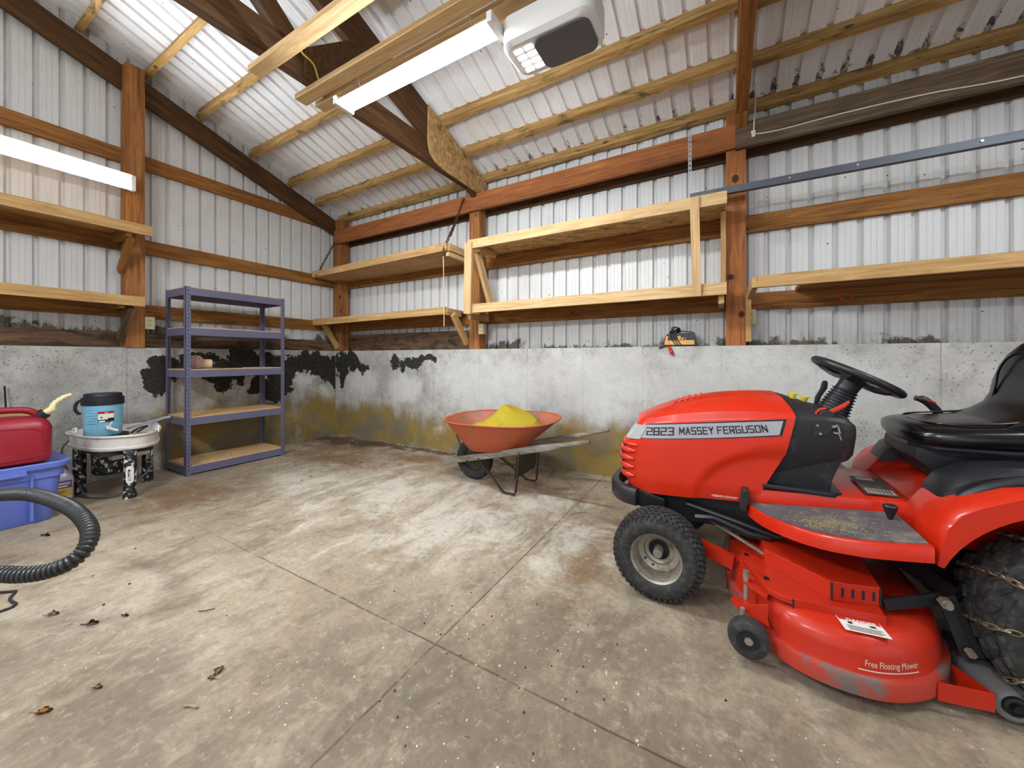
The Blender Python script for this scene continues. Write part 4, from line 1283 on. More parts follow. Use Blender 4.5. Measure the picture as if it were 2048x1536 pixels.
for s_ in (-1, 1):
    bm = bmesh.new()
    def hp(x): 
        f = (x - 2.64) / (4.11 - 2.64)
        return Vector((x, WY + s_ * (.062 + .195 * f), .138 + .385 * f))
    rings = []
    d = (hp(4.11) - hp(2.64)).normalized(); F = frame(d)
    for x, w, h, e in ((2.62, .019, .028, 8), (3.2, .019, .028, 8), (3.76, .019, .026, 7), (3.83, .017, .022, 4), (3.88, .0165, .0175, 2), (4.09, .0175, .018, 2), (4.108, .013, .013, 2), (4.112, .006, .006, 2)):
        c = hp(x); r = []
        for k in range(16):
            a = 2 * PI * (k + .5) / 16
            cc, ss = math.cos(a), math.sin(a)
            r.append(c + F @ Vector((0, w * math.copysign(abs(cc) ** (2 / e), cc), h * math.copysign(abs(ss) ** (2 / e), ss))))
        rings.append(r)
    loft(bm, rings, True, True)
    obj('handle', bm, 'wood_barrow', t, smooth=40)
    bm = bmesh.new()
    y = WY + s_ * .195
    top0 = Vector((3.06, WY + s_ * .13, .235)); top1 = Vector((3.50, WY + s_ * .185, .36))
    pth = [top0, Vector((3.33, y, .03)), Vector((3.36, y, .008)), Vector((3.455, y, .008)), Vector((3.468, y, .03)), top1]
    for a, b in zip(pth, pth[1:]):
        F2 = frame(b - a, (0, 1, 0))
        M = Matrix.Translation((a + b) / 2) @ F2.to_4x4()
        add_box(bm, (-(b - a).length / 2 - .002, -.004, -.014), ((b - a).length / 2 + .002, .004, .014), M)
    obj('leg', bm, 'frame_dark', t)
bm = bmesh.new()
add_box(bm, (3.45, WY - .19, .13), (3.454, WY + .19, .27), None)
for v in bm.verts:
    if v.co.z > .2: v.co.x += .025; v.co.z += .05
    elif v.co.y < WY: v.co.z += .0
obj('cross_brace', bm, 'frame_dark', t)
wt = bmesh.new()
MW_ = Matrix.Translation((2.925, WY, .19)) @ AX_Y
lathe(wt, [(.108, -.028), (.13, -.042), (.16, -.046), (.18, -.036), (.19, -.015), (.19, .015), (.18, .036), (.16, .046), (.13, .042), (.108, .028)], 40, MW_, close=True)
wh = obj('wheel', wt, 'rubber_dark', t, smooth=40)
bm = bmesh.new()
lathe(bm, [(.112, .026), (.105, .03), (.098, .016), (.03, .02), (.028, .05), (0, .05)], 28, MW_)
lathe(bm, [(.112, -.026), (.105, -.03), (.098, -.016), (.03, -.02), (.028, -.05), (0, -.05)], 28, MW_)
obj('hub', bm, 'frame_dark', wh, smooth=40)
bm = bmesh.new()
cyl(bm, (2.925, WY - .13, .19), (2.925, WY + .13, .19), .009, 10)
for s_ in (-1, 1):
    cyl(bm, (2.83, WY + s_ * .10, .33), (2.86, WY + s_ * .10, .20), .006, 8)
    cyl(bm, (2.83, WY + s_ * .10, .33), (2.83, WY + s_ * .16, .44), .006, 8)
    add_box(bm, (2.90, WY + s_ * .105 - .006, .17), (2.95, WY + s_ * .105 + .006, .23))
obj('axle_bracket', bm, 'frame_dark', t)

# yellow cloth heaped in the tray
bm = bmesh.new()
def cloth_z(x, y):
    # a stiff folded sheet: one corner stands up near the far side, the rest slopes to the rear
    f = x - 3.19
    left = max(0, 1 - max(0, -f) / .20)
    right = max(0, 1 - max(0, f) / .50)
    q = max(0, min(1, (y - (WY - .235)) / .30))
    z = .510 + .175 * min(left, right) * q + .03 * max(0, min(1, f / .3)) * (1 - q)
    z += .012 * abs(math.sin(9 * x + 14 * y)) * right
    return z
CXt = 3.24
cc = bm.verts.new((CXt, WY, cloth_z(CXt, WY)))
prev = None; n_ = 60
for q in range(1, 17):
    rad = q / 16
    ring = []
    for k in range(n_):
        a = 2 * PI * k / n_
        c, s2 = math.cos(a), math.sin(a)
        x = CXt + .33 * rad * math.copysign(abs(c) ** .75, c); y = WY + .228 * rad * math.copysign(abs(s2) ** .75, s2)
        z = cloth_z(x, y)
        if rad > .88: z -= (rad - .88) * .25
        ring.append(bm.verts.new((x, y, z)))
    for k in range(n_):
        j = (k + 1) % n_
        if prev is None: bm.faces.new((cc, ring[k], ring[j]))
        else: bm.faces.new((prev[k], ring[k], ring[j], prev[j]))
    prev = ring
bmesh.ops.solidify(bm, geom=bm.faces[:], thickness=.006)
tag(obj('yellow_tarp', bm, 'yellow_cloth', smooth=22), 'yellow cloth heaped inside the orange wheelbarrow tray', 'cloth')

# ------------------------------------------------------------------ leaves and litter on the floor
def leaf(x, y, s_, rz, mat, label, seed, curl=.3, lobes=5):
    rr = random.Random(seed)
    bm = bmesh.new()
    n = 26
    c = bm.verts.new((0, 0, .006))
    ring = []
    for k in range(n):
        a = 2 * PI * k / n
        r = s_ * (.62 + .26 * abs(math.cos(lobes * a / 2)) + rr.uniform(-.09, .09)) * (1.25 if abs(math.sin(a / 2)) < .35 else .85)
        xx, yy = r * math.cos(a), r * .8 * math.sin(a)
        ring.append(bm.verts.new((xx, yy, .003 + curl * s_ * abs(math.sin(a)) ** 2 * rr.uniform(.5, 1.1))))
    for k in range(n): bm.faces.new((c, ring[k], ring[(k + 1) % n]))
    bmesh.ops.solidify(bm, geom=bm.faces[:], thickness=.0012)
    tube(bm, [(-s_ * .5, 0, .004), (-s_ * 1.1, s_ * .1, .005), (-s_ * 1.7, s_ * .3, .004)], .0018, 5)
    M = Matrix.Translation((x, y, 0)) @ Matrix.Rotation(rz, 4, 'Z')
    return tag(obj('dead_leaf', bm, mat, None, M, smooth=80), label, 'leaf', 'dead leaves on the floor')
leaf(3.065, -3.215, .024, .7, 'leaf_orange', 'orange brown leaf lying in the lower left of the floor', 1)
leaf(3.37, -2.865, .022, 2.3, 'leaf_dry', 'broken greyish leaf, lower middle left of the floor', 2, .5, 7)
leaf(3.385, -2.89, .016, 3.6, 'leaf_dry', 'small leaf scrap beside the broken greyish leaf', 12, .6, 4)
leaf(2.626, -3.018, .022, .9, 'leaf_dark', 'dark shrivelled leaf on the floor below the hose loop', 3, .7, 3)
leaf(2.395, -3.085, .022, .8, 'leaf_dry', 'curled leaf with a long stem on the floor near the black cord', 4, .7, 3)
leaf(3.09, -3.103, .016, .5, 'leaf_dry', 'small pale leaf right of the orange brown leaf', 5, .6, 4)
leaf(1.226, -2.922, .028, .4, 'leaf_dark', 'dark leaf scrap on the floor in front of the blue tote', 6, .6, 3)
leaf(2.68, -2.93, .014, .4, 'leaf_dark', 'tiny brown leaf right of the dark shrivelled leaf', 7, .6, 3)
bm = bmesh.new()
tube(bm, smooth_path([(3.43, -2.985, .004), (3.45, -2.975, .005), (3.475, -2.968, .004)], 4), .003, 5)
tube(bm, smooth_path([(3.44, -2.985, .004), (3.455, -2.97, .006), (3.48, -2.964, .004)], 4), .002, 5)
tag(obj('twig', bm, 'leaf_dry'), 'short pale twig lying below the broken greyish leaf', 'twig')
bm = bmesh.new()
tube(bm, smooth_path([(2.925, -2.76, .003), (2.95, -2.74, .004), (2.965, -2.715, .003)], 4), .0018, 5)
tag(obj('twig', bm, 'leaf_dark'), 'thin dark twig on the middle of the floor', 'twig')
bm = bmesh.new()
tube(bm, smooth_path([(3.98, -.98, .004), (4.06, -.90, .006), (4.12, -.92, .004), (4.18, -.98, .003)], 5), .003, 5)
tag(obj('twig', bm, 'leaf_dry'), 'dry twig on the floor between the wheelbarrow and the mower', 'twig')
bm = bmesh.new()
rr = random.Random(11)
for i in range(420):
    q = rr.random()
    if q < .35: x, y = rr.gauss(4.35, .35), rr.gauss(-2.35, .3)
    elif q < .6: x, y = rr.gauss(1.2, .6), rr.gauss(-1.0, .35)
    elif q < .75: x, y = abs(rr.gauss(0, 1.2)) + .05, -abs(rr.gauss(0, .08)) - .03
    else: x, y = rr.uniform(1.5, 4.6), rr.uniform(-3.1, -.4)
    if x < .05 or y > -.02 or x > 8: continue
    s_ = rr.uniform(.0012, .0038) if x > 2.8 else rr.uniform(.002, .006)
    add_box(bm, (-s_, -s_ * .7, 0), (s_, s_ * .7, s_), Matrix.Translation((x, y, 0)) @ Matrix.Rotation(rr.uniform(0, 3), 4, 'Z'), mi=rr.choice((0, 0, 1)))
tag(obj('floor_grit', bm, ['beige_ink', 'leaf_dark']), 'grit and wood crumbs scattered over the concrete floor', 'debris', kind='stuff')
# ------------------------------------------------------------------ the red riding mower
MX, MY = 4.68, -1.23
def m(r, n, z): return Vector((MX + r, MY - n, z))      # rearwards, towards the near side, up
mower = empty('riding_mower', (MX, MY, 0), 'red riding lawn mower with a black seat, parked along the right wall', 'lawn mower')

def sprism(bm, poly, n0, n1, mi=0):
    """polygon (r, z) in the side view extruded across the machine from n0 to n1"""
    a = [bm.verts.new(m(p[0], n0, p[1])) for p in poly]
    b = [bm.verts.new(m(p[0], n1, p[1])) for p in poly]
    k = len(a)
    for i in range(k):
        j = (i + 1) % k
        f = bm.faces.new((a[i], a[j], b[j], b[i])); f.material_index = mi
    f = bm.faces.new(list(reversed(a))); f.material_index = mi
    f = bm.faces.new(b); f.material_index = mi
    bmesh.ops.recalc_face_normals(bm, faces=bm.faces[:])
def tprism(bm, poly, z0, z1, mi=0):
    """polygon (r, n) in the plan extruded from z0 to z1"""
    a = [bm.verts.new(m(p[0], p[1], z0 + (p[2] if len(p) > 2 else 0))) for p in poly]
    b = [bm.verts.new(m(p[0], p[1], z1 + (p[2] if len(p) > 2 else 0))) for p in poly]
    k = len(a)
    for i in range(k):
        j = (i + 1) % k
        f = bm.faces.new((a[i], a[j], b[j], b[i])); f.material_index = mi
    f = bm.faces.new(list(reversed(a))); f.material_index = mi
    f = bm.faces.new(b); f.material_index = mi
    bmesh.ops.recalc_face_normals(bm, faces=bm.faces[:])
def mirror_n(poly): return [(p[0], -p[1]) + tuple(p[2:]) for p in poly]
def interp(tab, x):
    for (a, va), (b, vb) in zip(tab, tab[1:]):
        if x <= b: 
            f = (x - a) / (b - a); return va + (vb - va) * f
    return tab[-1][1]
def sm(a, b, x):
    t = min(1, max(0, (x - a) / (b - a))); return t * t * (3 - 2 * t)

# ---- hood
#        r front, r rear, z front, z rear, share of the half width
ROWS = [(-.205, .345, .415, .458, .975), (-.232, .40, .50, .505, 1.0), (-.24, .445, .60, .60, 1.0), (-.22, .495, .685, .70, 1.0),
        (-.165, .530, .772, .865, .985), (-.160, .526, .782, .882, .93), (-.160, .515, .789, .905, .80), (-.168, .495, .793, .938, .48), (-.178, .465, .795, .958, 0.0)]
HALF = [(0, .30), (.012, .52), (.03, .68), (.06, .80), (.10, .875), (.17, .93), (.3, .965), (.55, .985), (1, 1.0)]
def hood(s, row, side=1, off=0.0):
    i = min(int(row), 7); f = row - i
    a, b = ROWS[i], ROWS[i + 1]
    rf, rr_, zf, zr_, w = [a[k] + (b[k] - a[k]) * f for k in range(5)]
    g = s if row <= 4 else s + (1 - (1 - s) ** 2.3 - s) * min(1, (row - 4) / 1.0)
    r = rf + (rr_ - rf) * s
    z = zf + (zr_ - zf) * g
    n = .275 * interp(HALF, s) * w
    if row < 4:
        e = math.hypot((r - .52) / .385, (z - .425) / .28)
        n -= .016 * (1 - sm(.93, 1.05, e)) 
    if row > 4:
        off_z = off * min(1, row - 4); off_n = off
    else: off_z = 0; off_n = off
    return m(r - (off if s < .08 else 0), side * (n + off_n), z + off_z)
bm = bmesh.new()
SS = [0, .006, .012, .02, .03, .045, .06, .08, .10, .135, .17] + [.17 + .83 * k / 36 for k in range(1, 37)]
RR = [k / 5 for k in range(0, 41)]
cols = []
for s in SS:
    col = [bm.verts.new(hood(s, r_)) for r_ in RR] + [bm.verts.new(hood(s, r_, -1)) for r_ in reversed(RR[:-1])]
    cols.append(col)
for a, b in zip(cols, cols[1:]):
    for k in range(len(a) - 1): bm.faces.new((a[k], b[k], b[k + 1], a[k + 1]))
c0 = cols[0]; nn = len(c0)
for k in range(len(RR) - 2): bm.faces.new((c0[k], c0[k + 1], c0[nn - 2 - k], c0[nn - 1 - k]))
k = len(RR) - 2
bm.faces.new((c0[k], c0[k + 1], c0[nn - 1 - k]))
bmesh.ops.recalc_face_normals(bm, faces=bm.faces[:])
# low raised scoop near the front of the top
for i in range(5):
    for sd in (-1, 1):
        p = hood(.30 + .045 * i, 7.4, sd, .004)
        cyl(bm, p, p + Vector((.012, 0, .006)), .007, 8)
hd = obj('hood', bm, 'red', mower, smooth=28)

def patch(rows, s0, s1, off, ns=24, nr=6, side=1):
    """strip lying on the hood; rows(s) gives its lower and upper row"""
    bm = bmesh.new()
    g = []
    for i in range(ns + 1):
        s = s0 + (s1 - s0) * i / ns
        lo, hi = rows(i / ns)
        g.append([bm.verts.new(hood(s, lo + (hi - lo) * j / nr, side, off)) for j in range(nr + 1)])
    for a, b in zip(g, g[1:]):
        for j in range(nr): bm.faces.new((a[j], b[j], b[j + 1], a[j + 1]))
    bmesh.ops.recalc_face_normals(bm, faces=bm.faces[:])
    return bm
lo_row = lambda f: 3.16 + .36 * f
for side in (1, -1):
    b1 = patch(lambda f: (lo_row(f) - .02, 3.965), .10, .955, .0012, side=side)
    o = obj('stripe_border', b1, 'ink', hd, smooth=60)
    b1 = patch(lambda f: (lo_row(f) + .01, 3.92), .105, .94, .0022, side=side)
    st_ = obj('silver_stripe', b1, 'silver', hd, smooth=60)
    b1 = patch(lambda f: (3.02 + .1 * f, 3.93 - .05 * f), .012, .128, .005, 14, 6, side=side)
    obj('headlight', b1, 'lens', mower, smooth=60)

STROKES = {
 '2': ((0, 1, 1, 1), (1, 1, 1, .5), (1, .5, 0, .5), (0, .5, 0, 0), (0, 0, 1, 0)),
 '8': ((0, 0, 0, 1), (0, 1, 1, 1), (1, 1, 1, 0), (1, 0, 0, 0), (0, .5, 1, .5)),
 '3': ((0, 1, 1, 1), (1, 1, 1, 0), (1, 0, 0, 0), (.3, .5, 1, .5)),
 'M': ((0, 0, 0, 1), (0, 1, .5, .3), (.5, .3, 1, 1), (1, 1, 1, 0)), 'A': ((0, 0, .5, 1), (.5, 1, 1, 0), (.22, .32, .78, .32)),
 'S': ((1, 1, 0, 1), (0, 1, 0, .5), (0, .5, 1, .5), (1, .5, 1, 0), (1, 0, 0, 0)),
 'E': ((0, 0, 0, 1), (0, 1, 1, 1), (0, .5, .9, .5), (0, 0, 1, 0)), 'Y': ((0, 1, .5, .45), (1, 1, .5, .45), (.5, .45, .5, 0)),
 'F': ((0, 0, 0, 1), (0, 1, 1, 1), (0, .5, .85, .5)), 'R': ((0, 0, 0, 1), (0, 1, 1, 1), (1, 1, 1, .45), (1, .45, 0, .45), (.45, .45, 1, 0)),
 'G': ((1, 1, 0, 1), (0, 1, 0, 0), (0, 0, 1, 0), (1, 0, 1, .48), (1, .48, .5, .48)), 'U': ((0, 1, 0, 0), (0, 0, 1, 0), (1, 0, 1, 1)),
 'O': ((0, 0, 0, 1), (0, 1, 1, 1), (1, 1, 1, 0), (1, 0, 0, 0)), 'N': ((0, 0, 0, 1), (0, 1, 1, 0), (1, 0, 1, 1)),
 'P': ((0, 0, 0, 1), (0, 1, 1, 1), (1, 1, 1, .45), (1, .45, 0, .45)), 'W': ((0, 1, .25, 0), (.25, 0, .5, .7), (.5, .7, .75, 0), (.75, 0, 1, 1)),
 'T': ((0, 1, 1, 1), (.5, 1, .5, 0)), 'I': ((.5, 0, .5, 1),), 'D': ((0, 0, 0, 1), (0, 1, .8, 1), (.8, 1, 1, .8), (1, .8, 1, .2), (1, .2, .8, 0), (.8, 0, 0, 0)),
}
def block_letters(body, w=1.25, gap=.42, sw=.115, shear=0.0):
    """quads (x, y) of wide square lettering, one unit high"""
    x = 0; quads = []
    for ch in body:
        if ch == ' ': x += .75; continue
        cw = .3 if ch == 'I' else w * (1.2 if ch in 'MW' else 1)
        for x0, y0, x1, y1 in STROKES[ch]:
            a = Vector((x + x0 * cw, y0)); b = Vector((x + x1 * cw, y1))
            d = (b - a).normalized(); nv = Vector((-d.y, d.x))
            k = sw * (1.5 if abs(d.y) > .5 else .75)
            e = sw * (.75 if abs(d.y) > .5 else 1.5); a2 = a - d * e; b2 = b + d * e
            quads.append([q + Vector((q.y * shear, 0)) for q in (a2 + nv * k, a2 - nv * k, b2 - nv * k, b2 + nv * k)])
        x += cw + gap
    return quads, x - gap

def hood_text(body, s0, s1, f_lo, f_hi, mat, off, row_fn=None, shear=0.0, **kw):
    quads, tw = block_letters(body, shear=shear, **kw)
    bm = bmesh.new()
    for q in quads:
        vs = []
        for p in q:
            s = s0 + (s1 - s0) * p.x / tw
            if row_fn:
                lo, hi = row_fn(s)
                row = lo + (hi - lo) * (f_lo + (f_hi - f_lo) * p.y)
            else: row = f_lo + (f_hi - f_lo) * p.y
            vs.append(bm.verts.new(hood(s, row, 1, off)))
        f = bm.faces.new(vs); f.normal_update()
        if f.normal.y > 0: f.normal_flip()
    return obj('lettering', bm, mat, hd)
rowf = lambda s: (lo_row((s - .105) / .835), 3.92)
hood_text('2823', .158, .335, .27, .76, 'ink', .0034, rowf, -.8, gap=.55)
hood_text('MASSEY FERGUSON', .375, .875, .30, .74, 'ink', .0034, rowf, -1.1, gap=.62)
hood_text('POWER STEERING', .735, .915, .27, .42, 'white_ink', .0022, None, .1, gap=.5)

# ---- nose grille
bm = bmesh.new()
for row, rad in ((1.0, .018), (1.45, .018), (1.9, .018), (2.35, .017), (2.72, .013)):
    pts = [hood(s, row, 1, .002) for s in (.13, .10, .07, .045, .03, .018, .008, 0)] + [hood(s, row, -1, .002) for s in (0, .008, .018, .03, .045, .07, .10, .13)]
    tube(bm, pts, lambda i, R_=rad: R_ * (.35 if i in (0, 15) else .7 if i in (1, 14) else 1), 10)
gr = obj('grille', bm, 'red', mower, smooth=60)
bm = bmesh.new()
for row in (1.22, 1.67, 2.12, 2.55):
    for s, sd in ((.035, 1), (.012, 1), (0, 1), (0, -1), (.012, -1), (.035, -1)):
        p = hood(s, row, sd, .002)
        add_box(bm, (-.008, -.016, -.007), (.008, .016, .007), Matrix.Translation(p))
obj('grille_slots', bm, 'slot', gr)

# ---- front bumper and chassis
bm = bmesh.new()
path = smooth_path([m(-.13, .285, 0), m(-.20, .262, 0), m(-.262, .19, 0), m(-.288, .08, 0), m(-.288, -.08, 0), m(-.262, -.19, 0), m(-.20, -.262, 0), m(-.13, -.285, 0)], 6)
rings = []
for i, p in enumerate(path):
    a = path[max(0, i - 1)]; b = path[min(len(path) - 1, i + 1)]
    d = (b - a).normalized(); o_ = Vector((d.y, -d.x, 0))
    c = Vector((MX + .1, MY, 0))
    if (p - c).dot(o_) < 0: o_ = -o_
    rings.append([p + o_ * x + V(0, 0, z) for x, z in ((-.02, .36), (.012, .362), (.018, .375), (.018, .43), (.008, .446), (-.02, .448))])
loft(bm, rings, True, True)
bmesh.ops.recalc_face_normals(bm, faces=bm.faces[:])
obj('front_bumper', bm, 'black', mower, smooth=40)
bm = bmesh.new()
sprism(bm, [(-.20, .41), (-.19, .36), (-.10, .32), (.05, .30), (.5, .32), (.92, .32), (.92, .42), (.34, .45), (-.1, .415)], -.21, .21)
sprism(bm, [(-.19, .37), (-.08, .34), (.0, .35), (.0, .41), (-.19, .45)], -.262, .262)
obj('chassis_frame', bm, 'iron_black', mower, bevel=.006)
bm = bmesh.new()
sprism(bm, [(-.03, .17), (.03, .17), (.045, .25), (.03, .31), (-.03, .31), (-.045, .25)], -.30, .30)
cyl(bm, m(0, -.32, .2), m(0, .32, .2), .02, 12)
tube(bm, [m(.10, .24, .40), m(.3, .27, .37), m(.46, .30, .345), m(.56, .26, .36)], .012, 8)
tube(bm, [m(.14, .25, .345), m(.22, .26, .36), m(.36, .28, .325), m(.44, .29, .33)], .016, 6)
obj('front_axle', bm, 'iron_black', mower, smooth=40)

def tyre(name, cr, cn, cz, prof, blocks, n=56, mat='rubber'):
    bm = bmesh.new()
    M = Matrix.Translation(m(cr, cn, cz)) @ AX_Y
    lathe(bm, prof, n, M, close=True)
    for a, y, w, l_, h, R0, tw in blocks:
        # one tread block: a = angle, y = lateral place, sizes, radius at its foot, twist
        B = M @ Matrix.Rotation(a, 4, 'Z') @ Matrix.Translation((R0, 0, y)) @ Matrix.Rotation(tw, 4, 'X')
        co = [(-.006, -l_ / 2, -w / 2), (-.006, l_ / 2, -w / 2), (-.006, l_ / 2, w / 2), (-.006, -l_ / 2, w / 2)]
        hi = [(h, c[1] * .82, c[2] * .82) for c in co]
        loft(bm, [[B @ Vector(c) for c in co], [B @ Vector(c) for c in hi]], True, True)
    bmesh.ops.recalc_face_normals(bm, faces=bm.faces[:])
    return obj(name, bm, mat, mower, smooth=35)

FP = [(.104, -.062), (.116, -.076), (.14, -.084), (.165, -.082), (.182, -.068), (.190, -.045), (.193, 0), (.190, .045), (.182, .068), (.165, .082), (.14, .084), (.116, .076), (.104, .062)]
blk = []
for row in range(7):
    y = (row - 3) * .0205
    R0 = .193 - .45 * y * y * 2 - (.004 if abs(row - 3) == 3 else 0)
    for k in range(46):
        blk.append((2 * PI * (k + .5 * (row % 2)) / 46, y, .0165, .0185, .0095, R0, (.35 if row < 3 else -.35 if row > 3 else 0)))
for side in (-1, 1):
    for k in range(46): blk.append((2 * PI * (k + .25) / 46, side * .072, .018, .0105, .005, .179, 0))
for sd, lab_ in ((1, None), (-1, None)):
    w = tyre('front_wheel', -.012, .392 * sd, .2, FP, blk)
    bm = bmesh.new()
    M = Matrix.Translation(m(-.012, .392 * sd, .2)) @ (AX_Y if sd > 0 else AX_Y @ Matrix.Rotation(PI, 4, 'X'))
    lathe(bm, [(.104, .062), (.112, .072), (.117, .074), (.118, .069), (.110, .064), (.101, .056), (.096, .02), (.092, -.01), (.070, -.018), (.066, -.03), (.064, -.032), (.05, -.034), (.046, -.03)], 44, M)
    lathe(bm, [(.104, -.062), (.10, -.05), (.094, -.01), (.092, -.01)], 44, M)
    obj('rim', bm, 'rim_metal', w, smooth=50)
    bm = bmesh.new()
    lathe(bm, [(.052, -.032), (.05, -.04), (0, -.04)], 28, M)
    for k in range(2):
        a = 1.9 + .55 * k
        c = M @ Vector((.078 * math.cos(-a), .078 * math.sin(-a), -.0165))
        cyl(bm, c, c + Vector((0, -.003 * sd, 0)), .006, 10)
    obj('dark_recess', bm, 'slot', w, smooth=40)
    bm = bmesh.new()
    lathe(bm, [(.021, -.04), (.021, .018), (.018, .022), (.010, .022), (.008, .028), (0, .028)], 20, M)
    obj('hub', bm, 'rim_metal', w, smooth=40)

# rear wheels
RP = [(a_, b_ * .9) for a_, b_ in [(.155, -.10), (.17, -.115), (.205, -.128), (.24, -.128), (.262, -.115), (.272, -.09), (.276, -.05), (.277, 0), (.276, .05), (.272, .09), (.262, .115), (.24, .128), (.205, .128), (.17, .115), (.155, .10)]]
blk = []
for row in range(5):
    y = (row - 2) * .045
    for k in range(26):
        blk.append((2 * PI * (k + .5 * (row % 2)) / 26, y, .036, .044, .009, .275 - .35 * y * y, (.5 if row < 2 else -.5 if row > 2 else .2)))
for sd in (1, -1):
    for k in range(26): blk.append((2 * PI * (k + .5) / 26, sd * .106, .02, .038, .007, .256, 0))
RC = (1.25, .435, .29)
for sd in (1, -1):
    w = tyre('rear_wheel', RC[0], RC[1] * sd, RC[2], RP, blk, 64)
    M = Matrix.Translation(m(RC[0], RC[1] * sd, RC[2])) @ (AX_Y if sd > 0 else AX_Y @ Matrix.Rotation(PI, 4, 'X'))
    bm = bmesh.new()
    lathe(bm, [(.155, .10), (.163, .108), (.166, .112), (.16, .112), (.150, .098), (.145, .03), (.05, .01), (.045, .03), (0, .03)], 44, M)
    lathe(bm, [(.155, -.10), (.15, -.09), (.145, .0), (.145, .03)], 44, M)
    obj('rim', bm, 'rim_metal', w, smooth=40)
    for k in range(11):
        bm = bmesh.new()
        a0 = PI - 1.05 + k * 2 * PI / 11
        pts = []
        prof_c = [(-.118, .262)] + [(-.105 + .21 * i / 10, .292 - .84 * (-.105 + .21 * i / 10) ** 2) for i in range(11)] + [(.116, .268), (.124, .246), (.123, .222)]
        for y, R_ in prof_c:
            a = a0 - .22 * (y / .21)
            pts.append(M @ Vector((R_ * math.cos(a), R_ * math.sin(a), y)))
        chain_links(bm, pts, .034, .0075, .0026)
        obj('tire_chain', bm, 'chain', w, smooth=60)

# ---- dash console
bm = bmesh.new()
ST = [(.36, .915, .83, .56), (.44, .925, .845, .575), (.47, .945, .86, .59), (.50, .943, .868, .60), (.56, .922, .872, .625), (.62, .902, .872, .65), (.68, .886, .868, .672), (.715, .872, .856, .690), (.735, .850, .838, .712)]
rings = []
for r_, zt, zs, zl in ST:
    k = 1 if r_ < .7 else .96 if r_ < .72 else .88
    half = [(.215 * k, zl), (.245 * k, zl + .055), (.263 * k, zs - .04), (.263 * k, zs - .012), (.25 * k, zs + .002), (.17 * k, zs + (zt - zs) * .72), (.08 * k, zt)]
    rings.append([m(r_, n, z) for n, z in half] + [m(r_, -n, z) for n, z in reversed(half)])
loft(bm, rings, True, True)
bmesh.ops.recalc_face_normals(bm, faces=bm.faces[:])
dash = obj('dash_console', bm, 'dash', mower, smooth=35)
bm = bmesh.new()
sprism(bm, [(.34, .54), (.655, .54), (.662, .60), (.69, .68), (.715, .72), (.36, .72)], -.225, .225)
obj('console_base', bm, 'black_matte', mower, bevel=.012, smooth=40)
bm = bmesh.new()
tprism(bm, [(.41, -.262), (.66, -.262), (.69, -.235), (.69, .235), (.66, .262), (.41, .262)], .538, .558)
obj('base_flange', bm, 'black', mower, bevel=.006, smooth=40)
bm = bmesh.new()
sprism(bm, [(.585, .795), (.60, .79), (.635, .80), (.655, .83), (.645, .85), (.59, .842)], .262, .266)
for r_, z in ((.603, .837), (.613, .803)): cyl(bm, m(r_, .266, z), m(r_, .270, z), .005, 8, mi=1)
sprism(bm, [(.648, .838), (.668, .846), (.671, .842), (.651, .833)], .262, .285, 1)
sprism(bm, [(.668, .846), (.676, .812), (.672, .811), (.664, .842)], .262, .285, 1)
sprism(bm, [(.655, .815), (.676, .815), (.676, .810), (.655, .810)], .262, .285, 1)
sprism(bm, [(.672, .812), (.680, .785), (.677, .784), (.669, .81)], .27, .28, 1)
obj('switch_bracket', bm, ['black', 'rim_metal'], dash)
for r_, n, z in ((.545, .03, .930), (.60, -.04, .910)):
    bm = bmesh.new()
    cyl(bm, m(r_, n, z - .012), m(r_ + .006, n, z + .02), .011, 12, .016)
    sprism(bm, [(r_ - .018, z + .018), (r_ + .028, z + .012), (r_ + .03, z + .02), (r_ - .016, z + .026)], n - .006, n + .006)
    obj('filler_cap', bm, 'yellow_plastic', dash, smooth=40)
bm = bmesh.new()
sprism(bm, [(.61, .868), (.612, .885), (.625, .899), (.643, .902), (.66, .893), (.668, .87)], .195, .235)
obj('lever_boss', bm, 'black', dash, bevel=.006)
bm = bmesh.new()
loft(bm, [[m(r_ + a * .3, .215 + b, z + a) for a, b in ((-w, -.010), (w, -.010), (w, .010), (-w, .010))] for r_, z, w in ((.645, .888, .008), (.675, .904, .012), (.70, .922, .013), (.716, .936, .009))], True, True)
sprism(bm, [(.60, .868), (.603, .888), (.618, .904), (.64, .91), (.64, .904), (.62, .897), (.609, .884), (.607, .868)], .205, .232)
bmesh.ops.recalc_face_normals(bm, faces=bm.faces[:])
obj('throttle_lever', bm, 'red', dash, bevel=.003, smooth=40)
bm = bmesh.new()
loft(bm, [[m(r_ + a, -.20 + b, z) for a, b in ((-w, -.008), (w, -.008), (w, .008), (-w, .008))] for r_, z, w in ((.675, .87, .010), (.685, .92, .012), (.708, .965, .014), (.712, .995, .012), (.713, 1.005, .006))], True, True)
bmesh.ops.recalc_face_normals(bm, faces=bm.faces[:])
obj('brake_lever', bm, 'black', dash, bevel=.003, smooth=40)

